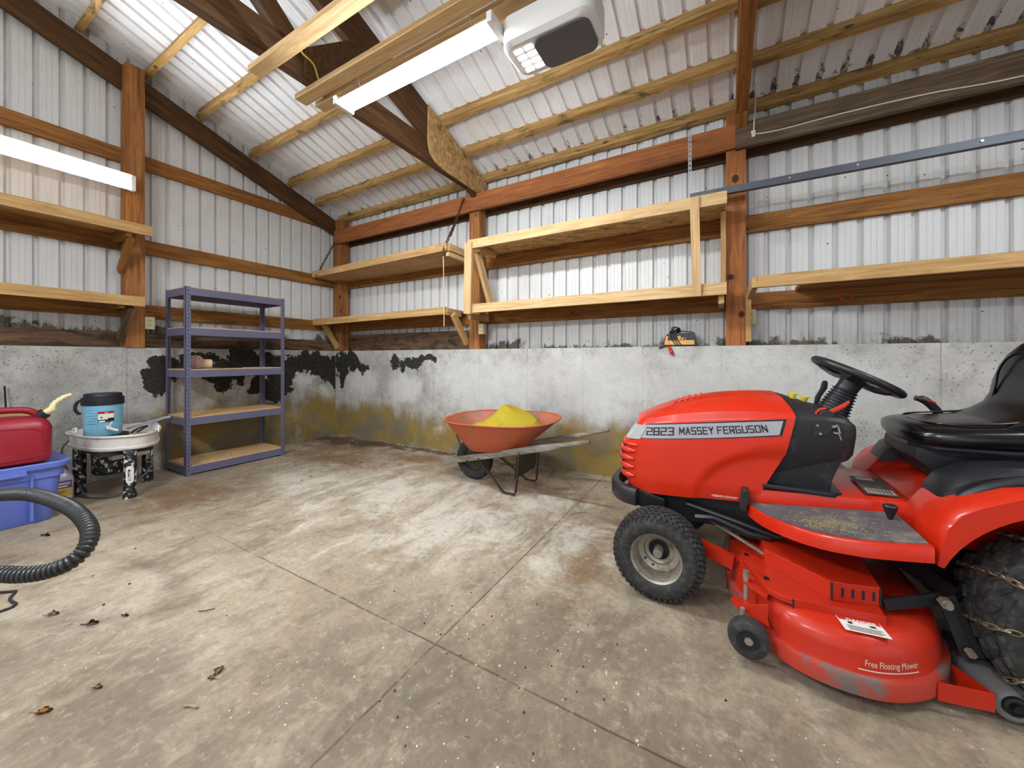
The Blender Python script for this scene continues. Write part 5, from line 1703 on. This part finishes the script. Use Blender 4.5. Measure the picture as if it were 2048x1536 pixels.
# ---- steering
bm = bmesh.new()
b0, b1 = m(.692, 0, .845), m(.752, 0, .975)
ax = (b1 - b0).normalized()
Fs = frame(ax) @ Matrix(((0, 0, 1), (1, 0, 0), (0, 1, 0)))      # local Z along the column
Fs = Matrix((frame(ax).col[1], frame(ax).col[2], ax)).transposed().to_4x4()
prof = [(0, -.03), (.08, -.03), (.084, -.005), (.078, .0)]
Lb = (b1 - b0).length
for k in range(10):
    z = Lb * k / 10; R_ = .070 - .022 * k / 10
    prof += [(R_ - .008, z + .002), (R_, z + .006), (R_ - .001, z + .009), (R_ - .009, z + .0115)]
prof += [(.042, Lb), (.04, Lb + .02), (.036, Lb + .045), (0, Lb + .045)]
lathe(bm, prof, 32, Matrix.Translation(b0) @ Fs)
obj('steering_column', bm, 'black', mower, smooth=40)
swc = m(.787, 0, 1.038)
nrm = Vector((.473, 0, .881)).normalized()
Fw_ = Matrix((Vector((.881, 0, -.473)), Vector((0, 1, 0)), nrm)).transposed().to_4x4()
MWh = Matrix.Translation(swc) @ Fw_
bm = bmesh.new()
ring = [MWh @ Vector((.165 * math.cos(2 * PI * k / 48), .165 * math.sin(2 * PI * k / 48), 0)) for k in range(48)]
tube(bm, ring, .0165, 12, closed=True)
obj('steering_wheel', bm, 'black', mower, smooth=60)
sw = bpy.data.objects[[o.name for o in mower.children if o.name.startswith('steering_wheel')][-1]]
bm = bmesh.new()
lathe(bm, [(0, -.085), (.04, -.085), (.044, -.03), (.05, -.012), (.045, -.004), (0, -.002)], 28, MWh)
for a in (.35, .35 + 2 * PI / 3, .35 + 4 * PI / 3):
    rings = []
    for rad, z, w in ((.03, -.025, .03), (.09, -.030, .028), (.14, -.018, .022), (.162, -.004, .02)):
        c = Vector((rad * math.cos(a), rad * math.sin(a), z)); tv = Vector((-math.sin(a), math.cos(a), 0))
        rings.append([MWh @ (c + tv * x + Vector((0, 0, y))) for x, y in ((-w, -.006), (w, -.006), (w, .006), (-w, .006))])
    loft(bm, rings, True, True)
bmesh.ops.recalc_face_normals(bm, faces=bm.faces[:])
obj('spokes', bm, 'black', sw, smooth=35)

# ---- tunnel, running boards, rear body
bm = bmesh.new()
sprism(bm, [(.33, .44), (.35, .522), (.42, .530), (.67, .548), (.88, .560), (.96, .562), (.96, .44)], -.258, .258)
tun = obj('body_tunnel', bm, 'red', mower, bevel=.014, smooth=40)
bm = bmesh.new()
tprism(bm, [(.775, -.05), (.885, -.06), (.875, .205), (.77, .215)], .5625, .5650)
obj('warning_plate', bm, 'bag_grey', tun)
bm = bmesh.new()
tprism(bm, [(.782, .13), (.872, .125), (.870, .195), (.78, .20)], .565, .5655)
tprism(bm, [(.79, -.04), (.85, -.045), (.85, .0), (.79, .0)], .565, .5655)
obj('plate_print', bm, 'beige_ink', tun)
bm = bmesh.new()
for k in range(7):
    tprism(bm, [(.79 + .011 * k, .135), (.794 + .011 * k, .135), (.792 + .011 * k, .188), (.788 + .011 * k, .188)], .5655, .566)
obj('plate_lines', bm, 'ink', tun)
EDGE = [(.352, .285), (.372, .335), (.41, .405), (.46, .470), (.52, .525), (.59, .562), (.68, .580), (.77, .575), (.835, .566), (.848, .564)]
tilt = lambda r_: .466 + .055 * max(0, (r_ - .40)) / .45 * .9
for sd in (1, -1):
    E2 = smooth_path([(a, b, 0) for a, b in EDGE], 4)
    bm = bmesh.new()
    # top skin with a turned-down rim
    rings = []
    for p in E2:
        z = tilt(p.x)
        rings.append([m(p.x, sd * .24, z - .004), m(p.x, sd * (p.y - .03), z - .004), m(p.x, sd * (p.y - .018), z), m(p.x, sd * (p.y - .006), z - .001), m(p.x, sd * p.y, z - .010), m(p.x, sd * p.y, z - .052), m(p.x, sd * (p.y - .006), z - .054), m(p.x, sd * (p.y - .012), z - .05), m(p.x, sd * (p.y - .02), z - .016), m(p.x, sd * .24, z - .016)])
    loft(bm, rings, True, True)
    bmesh.ops.recalc_face_normals(bm, faces=bm.faces[:])
    rb = obj('running_board', bm, 'red', mower, smooth=40)
    bm = bmesh.new()
    rings = []
    for p in E2[2:-3]:
        z = tilt(p.x)
        rings.append([m(p.x, sd * .265, z - .003), m(p.x, sd * (p.y - .022), z - .003), m(p.x, sd * (p.y - .022), z + .003), m(p.x, sd * .265, z + .003)])
    loft(bm, rings, True, True)
    bmesh.ops.recalc_face_normals(bm, faces=bm.faces[:])
    obj('tread_mat', bm, 'mat_tread', rb)
    bm = bmesh.new()
    sprism(bm, [(.318, .445), (.345, .430), (.362, .50), (.352, .535), (.330, .530)], sd * .25, sd * .315)
    obj('end_cap', bm, 'black', rb, bevel=.006)
    if sd > 0:
        bm = bmesh.new()
        rr = random.Random(2)
        for i in range(520):
            if rr.random() < .75: r_, n = rr.gauss(.60, .055), rr.gauss(.455, .035)
            else: r_, n = rr.uniform(.48, .84), rr.uniform(.30, .54)
            lim = interp(EDGE, min(r_, .845)) - .03
            if n > lim or n < .28: continue
            s_ = rr.uniform(.0016, .0045)
            add_box(bm, (-s_, -s_ * .4, 0), (s_, s_ * .4, s_ * .6), Matrix.Translation(m(r_, n, tilt(r_) + .003)) @ Matrix.Rotation(rr.uniform(0, 3), 4, 'Z') @ Matrix.Rotation(rr.uniform(-.3, .3), 4, 'Y'))
        tag(obj('grass_clippings', bm, 'clippings', rb), 'dry grass clippings on the tread mat', kind='stuff')
        bm = bmesh.new()
        K0 = m(.805, .345, .495)
        lathe(bm, [(0, -.02), (.006, -.02), (.007, .02), (.009, .025), (.021, .062), (.022, .068), (.018, .073), (0, .074)], 20, Matrix.Translation(K0))
        obj('pedal_knob', bm, 'black', rb, smooth=40)
        bm = bmesh.new()
        lathe(bm, [(.0, .0), (.030, 0), (.028, .004), (0, .0045)], 20, Matrix.Translation(m(.805, .345, .489)) @ Matrix.Diagonal((1.2, .6, 1, 1)))
        obj('knob_slot', bm, 'slot', rb)

bm = bmesh.new()
sprism(bm, [(.87, .43), (.885, .555), (.93, .572), (.985, .605), (1.08, .628), (1.70, .64), (1.72, .40), (1.6, .36)], -.255, .255)
rear = obj('seat_deck', bm, 'red', mower, bevel=.02, smooth=40)
for sd in (1, -1):
    bm = bmesh.new()
    arc = [(1.25 + .383 * math.cos(a), .29 + .383 * math.sin(a)) for a in [math.radians(14 + (159 - 14) * k / 24) for k in range(25)]]
    top = [(.893, .427), (.878, .432), (.866, .50), (.882, .565), (.915, .618), (.965, .655), (1.05, .700), (1.18, .728), (1.42, .728), (1.60, .67), (1.67, .54), (1.67, .385)]
    # cross sections from the inner side to the rounded outer edge
    secs = []
    cR, cZ = 1.2, .45
    for n, k in ((.235, .985), (.25, 1.0), (.36, 1.0), (.43, .997), (.465, .985), (.488, .965), (.498, .94)):
        secs.append([m(1.2 + (a - 1.2) * (1 if b < .46 else k), sd * n, .45 + (b - .45) * (k if b > .45 else 1)) for a, b in top] + [m(a, sd * n, b) for a, b in arc])
    loft(bm, secs, True, True)
    bmesh.ops.recalc_face_normals(bm, faces=bm.faces[:])
    fe = obj('rear_fender', bm, 'red', mower, smooth=35)
    bm = bmesh.new()
    rings = []
    cover = [(.925, .632), (.935, .66), (.96, .695), (1.0, .722), (1.06, .745), (1.14, .757), (1.3, .76), (1.42, .75)]
    for i, (r_, z) in enumerate(cover):
        wid = .075 if i < 2 else .085
        lo = .62 + (r_ - .925) * .32 if r_ < 1.2 else .705
        zz = lo - .012
        rings.append([m(r_, sd * (.30 - wid), zz), m(r_, sd * (.30 - wid), z - .012), m(r_, sd * (.30 - wid + .015), z), m(r_, sd * (.30 + wid - .03), z), m(r_, sd * (.30 + wid), z - .022), m(r_, sd * (.30 + wid + .004), zz)])
    loft(bm, rings, True, True)
    bmesh.ops.recalc_face_normals(bm, faces=bm.faces[:])
    obj('grab_handle', bm, 'black', fe, smooth=35)
    bm = bmesh.new()
    gp = smooth_path([m(.955, sd * .392, .612), m(.985, sd * .40, .655), m(1.05, sd * .405, .70), m(1.14, sd * .405, .728), m(1.3, sd * .40, .735), m(1.42, sd * .39, .72)], 6)
    tube(bm, gp, .019, 12)
    obj('grip_rail', bm, 'black', fe, smooth=60)

# ---- seat
def sec(r_, hw, z0, z1, e=3.2, n=28):
    out = []
    for k in range(n):
        a = 2 * PI * k / n
        c, s_ = math.cos(a), math.sin(a)
        out.append(m(r_, hw * math.copysign(abs(c) ** (2 / e), c), (z0 + z1) / 2 + (z1 - z0) / 2 * math.copysign(abs(s_) ** (2 / e), s_)))
    return out
bm = bmesh.new()
loft(bm, [sec(.905, .05, .800, .822, 2), sec(.908, .13, .787, .838, 2.4), sec(.920, .185, .775, .850, 2.6), sec(.945, .225, .768, .857, 2.8), sec(.985, .248, .766, .862), sec(1.06, .258, .768, .868), sec(1.16, .26, .773, .880), sec(1.26, .258, .78, .900), sec(1.36, .24, .785, .92), sec(1.40, .20, .80, .91)], True, True)
bmesh.ops.recalc_face_normals(bm, faces=bm.faces[:])
seat = obj('seat_cushion', bm, 'vinyl', mower, smooth=50)
bm = bmesh.new()
ring = smooth_path([m(.965, 0, .858), m(.98, .13, .860), m(1.04, .185, .866), m(1.14, .195, .877), m(1.22, .18, .890)], 6)
ring = ring + [Vector((p.x, 2 * MY - p.y, p.z)) for p in reversed(ring[1:])]
tube(bm, ring, .004, 6)
obj('seat_seam', bm, 'vinyl', seat, smooth=60)
bm = bmesh.new()
def bsec(z, rc, hw, th, e=2.8, n=28):
    out = []
    for k in range(n):
        a = 2 * PI * k / n
        c, s_ = math.cos(a), math.sin(a)
        nn_ = hw * math.copysign(abs(c) ** (2 / e), c)
        wrap_ = -.02 * (abs(nn_) / .25) ** 2
        out.append(m(rc + wrap_ + th / 2 * math.copysign(abs(s_) ** (2 / e), s_), nn_, z))
    return out
loft(bm, [bsec(.858, 1.27, .25, .36), bsec(.878, 1.295, .262, .28), bsec(.90, 1.318, .262, .21), bsec(.93, 1.338, .262, .155), bsec(.97, 1.348, .258, .13), bsec(1.03, 1.352, .255, .115), bsec(1.09, 1.362, .242, .11), bsec(1.14, 1.376, .218, .11), bsec(1.18, 1.39, .185, .095), bsec(1.21, 1.405, .135, .075), bsec(1.226, 1.415, .06, .04)], True, True)
bmesh.ops.recalc_face_normals(bm, faces=bm.faces[:])
back = obj('backrest', bm, 'vinyl', mower, smooth=50)
bm = bmesh.new()
ring = smooth_path([m(1.262, .0, .905), m(1.262, .12, .905), m(1.268, .178, .93), m(1.274, .165, 1.0), m(1.277, .15, 1.07), m(1.292, .12, 1.125), m(1.302, .06, 1.145), m(1.303, 0, 1.148)], 6)
ring = ring + [Vector((p.x, 2 * MY - p.y, p.z)) for p in reversed(ring[1:-1])]
tube(bm, [p + Vector((.008, 0, 0)) for p in ring], .004, 6, closed=True)
obj('back_seam', bm, 'vinyl', back, smooth=60)
bm = bmesh.new()
loft(bm, [sec(.922, .12, .760, .788), sec(.965, .22, .755, .79), sec(1.15, .248, .758, .80), sec(1.37, .23, .77, .82)], True, True)
bmesh.ops.recalc_face_normals(bm, faces=bm.faces[:])
obj('seat_pan', bm, 'black', mower, smooth=40)
bm = bmesh.new()
sprism(bm, [(.93, .765), (.925, .718), (.985, .672), (1.0, .632), (1.30, .635), (1.30, .77)], -.17, .17)
sb = obj('seat_bracket', bm, 'black_matte', mower, bevel=.008, smooth=40)
bm = bmesh.new()
sprism(bm, [(.985, .70), (1.01, .715), (1.03, .70), (1.03, .645), (1.01, .63), (.99, .65)], .17, .182)
cyl(bm, m(1.008, .182, .692), m(1.008, .188, .692), .010, 12)
obj('pivot', bm, 'iron_black', sb, bevel=.002)
bm = bmesh.new()
tube(bm, smooth_path([m(1.19, -.30, .70), m(1.165, -.30, .80), m(1.15, -.30, .865), m(1.12, -.30, .905)], 5), .014, 10)
tube(bm, smooth_path([m(1.165, -.30, .835), m(1.145, -.30, .875), m(1.11, -.30, .915), m(1.075, -.30, .925)], 5), lambda i: .018 if i < 13 else .013, 12)
lv = obj('lift_lever', bm, 'black', mower, smooth=50)
bm = bmesh.new()
add_box(bm, (-.020, -.008, -.004), (.020, .008, .004), Matrix.Translation(m(1.122, -.283, .915)) @ Matrix.Rotation(.45, 4, 'Y'))
obj('button', bm, 'decal_red', lv, bevel=.002)

# ---- rear axle housing
bm = bmesh.new()
sprism(bm, [(.93, .24), (1.05, .17), (1.38, .17), (1.5, .30), (1.5, .42), (.93, .43)], -.25, .25)
cyl(bm, m(1.25, -.30, .29), m(1.25, .30, .29), .05, 16)
obj('transaxle', bm, 'iron_black', mower, bevel=.01)

# ---- cutting deck
NEAR = [(.265, .0), (.268, .16), (.282, .30), (.325, .425), (.40, .595), (.447, .655), (.515, .690), (.60, .702), (.69, .690), (.775, .645), (.85, .575), (.915, .465), (.95, .34), (.96, .17), (.96, 0.0)]
near = smooth_path([(a, b, 0) for a, b in NEAR], 5)
ring2 = [(p.x, p.y) for p in near] + [(p.x, -p.y) for p in reversed(near[1:-1])]
def offs(ring, d):
    out = []
    k = len(ring)
    for i in range(k):
        a = Vector(ring[i - 1]); b = Vector(ring[(i + 1) % k])
        t_ = (b - a).normalized()
        nv = Vector((-t_.y, t_.x))
        c = Vector((.62, 0))
        if (Vector(ring[i]) - c).dot(nv) < 0: nv = -nv
        out.append((ring[i][0] + nv.x * d, ring[i][1] + nv.y * d))
    return out
def dring(d, z): return [m(a, b, z) for a, b in offs(ring2, d)]
bm = bmesh.new()
loft(bm, [dring(-.012, .108), dring(-.016, .118), dring(-.02, .165), dring(-.026, .19), dring(-.042, .212), dring(-.07, .222), dring(-.16, .224)], True, True)
bmesh.ops.recalc_face_normals(bm, faces=bm.faces[:])
deck = obj('mower_deck', bm, 'red_deck', mower, smooth=40)
bm = bmesh.new()
loft(bm, [dring(-.004, .05), dring(.002, .052), dring(.004, .100), dring(0, .110), dring(-.014, .112)], True, True)
bmesh.ops.recalc_face_normals(bm, faces=bm.faces[:])
obj('deck_skirt', bm, 'red_scuff', deck, smooth=40)
bm = bmesh.new()
plate = [(.325, .0), (.33, .37), (.405, .565), (.44, .592), (.478, .600), (.735, .560), (.742, .0)]
tprism(bm, plate, .228, .250)
obj('belt_cover_plate', bm, 'red_deck', deck, bevel=.003)
bm = bmesh.new()
tprism(bm, [(.478, .598), (.735, .558), (.735, .562), (.478, .602)], .212, .252)
tprism(bm, [(.395, .0), (.408, .378), (.595, .537), (.737, .498), (.742, .0)], .250, .316)
cv_ = obj('belt_cover', bm, 'red_deck', deck, bevel=.003)
bm = bmesh.new()
a, b = Vector((.595, .537)), Vector((.737, .498))
nv = Vector((.265, .964)).normalized()
for f in (.24, .45, .66, .87):
    c = a.lerp(b, f); tv = (b - a).normalized()
    pts = [(c + tv * x + nv * .0012) for x in (-.004, .004)]
    vs = [m(pts[0].x, pts[0].y, .266), m(pts[1].x, pts[1].y, .266), m(pts[1].x, pts[1].y, .298), m(pts[0].x, pts[0].y, .298)]
    vs2 = [v + Vector((nv.x, -nv.y, 0)) * -.002 for v in vs]
    loft(bm, [vs2, vs], True, True)
for (c, z0, z1) in ((Vector((.597, .538)), .253, .314), (Vector((.478, .60)), .215, .251), (Vector((.737, .499)), .253, .312)):
    cyl(bm, m(c.x, c.y, z0), m(c.x, c.y, z1), .0035, 8)
obj('cover_slots', bm, 'slot', cv_)
for (r_, n) in ((.405, .50), (.345, .33)):
    bm = bmesh.new(); cyl(bm, m(r_, n, .25), m(r_, n, .257), .009, 6)
    obj('cover_bolt', bm, 'iron_black', deck)
# front hanger and gauge wheel
bm = bmesh.new()
tprism(bm, [(.405, .63), (.30, .565), (.282, .525), (.305, .50), (.335, .49), (.40, .56)], .142, .150)
tprism(bm, [(.40, .585), (.345, .53), (.322, .50), (.335, .475), (.365, .48), (.41, .55)], .216, .224)
loft(bm, [[m(.40, .625, .150), m(.40, .617, .150), m(.40, .617, .218), m(.40, .625, .218)], [m(.305, .565, .150), m(.31, .558, .150), m(.312, .558, .152), m(.307, .565, .152)]], True, True)
bmesh.ops.recalc_face_normals(bm, faces=bm.faces[:])
obj('wheel_bracket', bm, 'red_deck', deck)
bm = bmesh.new()
cyl(bm, m(.338, .50, .15), m(.338, .50, .262), .0095, 12)
cyl(bm, m(.338, .50, .238), m(.338, .50, .264), .0115, 12)
obj('bracket_bolt', bm, 'rim_metal', deck)
bm = bmesh.new()
cyl(bm, m(.322, .60, .14), m(.322, .60, .168), .008, 10)
obj('wheel_pin', bm, 'rim_metal', deck)
bm = bmesh.new()
Mg = Matrix.Translation(m(.338, .655, .098)) @ AX_Y
lathe(bm, [(.030, -.03), (.05, -.036), (.061, -.028), (.066, -.012), (.066, .012), (.061, .028), (.05, .034), (.040, .033), (.034, .022), (.018, .020), (.017, .026), (0, .027)], 32, Mg)
bmesh.ops.recalc_face_normals(bm, faces=bm.faces[:])
gw = obj('gauge_wheel', bm, 'rubber', deck, smooth=40)
bm = bmesh.new()
lathe(bm, [(.036, .0225), (.018, .0225), (.018, .021)], 24, Mg)
lathe(bm, [(.0, .029), (.013, .029), (.014, .026)], 16, Mg, mi=1)
obj('wheel_recess', bm, ['slot', 'rim_metal'], deck)
bm = bmesh.new()
cyl(bm, m(.338, .60, .098), m(.338, .66, .098), .010, 10)
obj('wheel_axle', bm, 'iron_black', deck)
# rear arm and roller
bm = bmesh.new()
def wall2(a, b, z0, z1, th=.006):
    a = Vector(a); b = Vector(b); d = (b - a).normalized(); nv = Vector((-d.y, d.x)) * th
    tprism(bm, [tuple(a), tuple(b), tuple(b + nv), tuple(a + nv)], z0, z1)
wall2((.845, .585), (.975, .558), .045, .100)
wall2((.925, .465), (.975, .555), .045, .100)
obj('roller_arm', bm, 'red_deck', deck)
bm = bmesh.new()
Ra, Rb = m(1.0, .335, .062), m(1.032, .535, .06)
Fr = Matrix((frame(Rb - Ra).col[1], frame(Rb - Ra).col[2], frame(Rb - Ra).col[0])).transposed().to_4x4()
Lr = (Rb - Ra).length
lathe(bm, [(0, 0), (.037, .0), (.049, .012), (.052, .05), (.052, .06), (.050, .062), (.052, .064), (.052, Lr - .02), (.047, Lr - .004), (.038, Lr), (.03, Lr - .008), (0, Lr - .008)], 30, Matrix.Translation(Ra) @ Fr)
bmesh.ops.recalc_face_normals(bm, faces=bm.faces[:])
obj('roller', bm, 'roller_grey', deck, smooth=40)
bm = bmesh.new()
lathe(bm, [(.03, Lr - .007), (.028, Lr - .001), (.02, Lr + .002), (.018, Lr - .003), (.012, Lr - .003), (.012, Lr + .008), (0, Lr + .008)], 20, Matrix.Translation(Ra) @ Fr)
bmesh.ops.recalc_face_normals(bm, faces=bm.faces[:])
obj('roller_end', bm, 'iron_black', deck, smooth=40)
# linkage
bm = bmesh.new()
def bar(a, b, w, h, up=(0, 0, 1), mi=0):
    a = Vector(a); b = Vector(b)
    M = Matrix.Translation((a + b) / 2) @ frame(b - a, up).to_4x4()
    L_ = (b - a).length / 2
    add_box(bm, (-L_, -w / 2, -h / 2), (L_, w / 2, h / 2), M, mi=mi)
bar(m(.745, .50, .262), m(.905, .44, .302), .010, .04)
bar(m(.905, .452, .315), m(.955, .47, .14), .008, .03, (1, 0, 0))
bar(m(.925, .435, .315), m(.985, .455, .14), .008, .03, (1, 0, 0))
bar(m(.95, .47, .145), m(.95, .36, .145), .03, .02)
bar(m(.80, .22, .36), m(.95, .42, .31), .02, .05)
obj('lift_linkage', bm, 'iron_black', mower, bevel=.002)
bm = bmesh.new()
cyl(bm, m(.905, .452, .300), m(.908, .475, .298), .017, 6)
cyl(bm, m(.906, .475, .299), m(.908, .49, .298), .010, 12)
obj('linkage_bolt', bm, 'rim_metal', mower)
bm = bmesh.new()
cyl(bm, m(.955, .475, .165), m(.957, .495, .163), .012, 6)
obj('linkage_bolt', bm, 'rim_metal', mower)
bm = bmesh.new()
bar(m(.20, .20, .325), m(.41, .36, .285), .014, .006)
obj('deck_rod', bm, 'rim_metal', mower)
bm = bmesh.new()
bar(m(.10, .25, .23), m(.30, .32, .20), .03, .06)
bar(m(.02, .30, .26), m(.14, .27, .24), .02, .05)
obj('deck_hanger', bm, 'red_deck', mower, bevel=.003)
# decals on the deck top
def on_deck(r_, n, z=.2245): return m(r_, n, z)
bm = bmesh.new()
q = [(.602, .548), (.722, .530), (.742, .628), (.622, .638)]
DQ = [(1667, 1251), (1735, 1258), (1776, 1297), (1720, 1291)]
def dm(fx, fy, lift=0.0):
    a = Vector((.598, .580)); ex = Vector((.118, -.016)); ey = Vector((.012, .076))
    p = a + ex * fx + ey * fy
    return m(p.x, p.y, .2225 + lift - .0 * fy)
def quad(x0, y0, x1, y1, mi, lift):
    vs = [bm.verts.new(dm(x, y, lift)) for x, y in ((x0, y0), (x1, y0), (x1, y1), (x0, y1))]
    f = bm.faces.new(vs); f.material_index = mi
    if f.normal.z < 0: f.normal_flip()
quad(0, 0, 1, 1, 0, .002)
quad(.02, .03, .98, .26, 1, .0026)
for k in range(4): quad(.12, .60 + .09 * k, .92 - .08 * (k % 2), .635 + .09 * k, 2, .0026)
quad(.2, .33, .3, .48, 2, .0026); quad(.68, .36, .82, .48, 2, .0026)
for f in bm.faces: f.normal_update()
dc = obj('danger_decal', bm, ['decal_white', 'decal_red', 'ink'], deck)
Md = Matrix.Translation(m(.625, .597, .2254)) @ Matrix.Rotation(math.atan2(.016, .118), 4, 'Z')
text_mesh('lettering', 'DANGER', .017, 'white_ink', Md, deck, 1.2, .0006, .0001)
# raised name on the shell wall: warped round the front of the shell
def shell_text(body, i0, i1, z0, z1, d0, d1, mat):
    cu = bpy.data.curves.new('t', 'FONT'); cu.body = body; cu.size = 1; cu.resolution_u = 3; cu.shear = .15
    to = bpy.data.objects.new('t', cu); COL.objects.link(to)
    bpy.context.view_layer.update()
    me = bpy.data.meshes.new_from_object(to.evaluated_get(bpy.context.evaluated_depsgraph_get()))
    bpy.data.objects.remove(to); bpy.data.curves.remove(cu)
    b2 = bmesh.new(); b2.from_mesh(me); bpy.data.meshes.remove(me)
    xs = [v.co.x for v in b2.verts]; x0, x1 = min(xs), max(xs)
    bmesh.ops.triangulate(b2, faces=b2.faces[:])
    ro = offs(ring2, 0)
    for v in b2.verts:
        fx = (v.co.x - x0) / (x1 - x0); fy = (v.co.y + .2) / .95
        ii = i0 + (i1 - i0) * fx; k = int(ii); f = ii - k
        d = d0 + (d1 - d0) * fy
        ra = offs(ring2, d)[k] if False else None
        a = RING_CACHE[round(fy * 20)][k]; b = RING_CACHE[round(fy * 20)][k + 1]
        v.co = m(a[0] + (b[0] - a[0]) * f, a[1] + (b[1] - a[1]) * f, z0 + (z1 - z0) * fy)
    bmesh.ops.recalc_face_normals(b2, faces=b2.faces[:])
    return obj('lettering', b2, mat, deck)
RING_CACHE = {k: offs(ring2, -.0148 - .0035 * k / 20) for k in range(-6, 30)}
ia = min(range(len(near)), key=lambda i: abs(near[i].x - .655) + (near[i].y < .4) * 9)
ib = min(range(len(near)), key=lambda i: abs(near[i].x - .80) + (near[i].y < .4) * 9)
shell_text('Free Floating Mower', ia, ib, .135, .160, 0, 0, 'beige_ink')
b2 = bmesh.new()
loft(b2, [[m(*RING_CACHE[-2][i], .126) for i in range(ia - 1, ib + 1)], [m(*RING_CACHE[-1][i], .130) for i in range(ia - 1, ib + 1)]], False, False)
obj('underline', b2, 'beige_ink', deck)
# ------------------------------------------------------------------ camera, light, view
cam = bpy.data.cameras.new('camera')
cam.sensor_width = 36
cam.lens = 745.0 / 2048 * 36
cam.shift_y = -53.0 / 2048
cam.clip_start = .02
co = bpy.data.objects.new('camera', cam)
COL.objects.link(co)
co.location = (4.942, -3.503, 1.124)
co.rotation_euler = (PI / 2, 0, math.radians(29.7))
S.camera = co
w = bpy.data.worlds.new('world'); S.world = w
w.use_nodes = True
w.node_tree.nodes['Background'].inputs[0].default_value = (.84, .92, 1.0, 1)
w.node_tree.nodes['Background'].inputs[1].default_value = SKY
S.view_settings.view_transform = 'Standard'
S.view_settings.look = 'None'
S.view_settings.gamma = 1.0
S.view_settings.exposure = EXPOSURE
S.view_settings.use_curve_mapping = False
try:
    S.cycles.use_denoising = True
    S.cycles.denoiser = 'OPENIMAGEDENOISE'
    S.cycles.max_bounces = 10
    S.cycles.diffuse_bounces = 6
    S.cycles.glossy_bounces = 4
    S.cycles.sample_clamp_indirect = 8.0
except Exception:
    pass
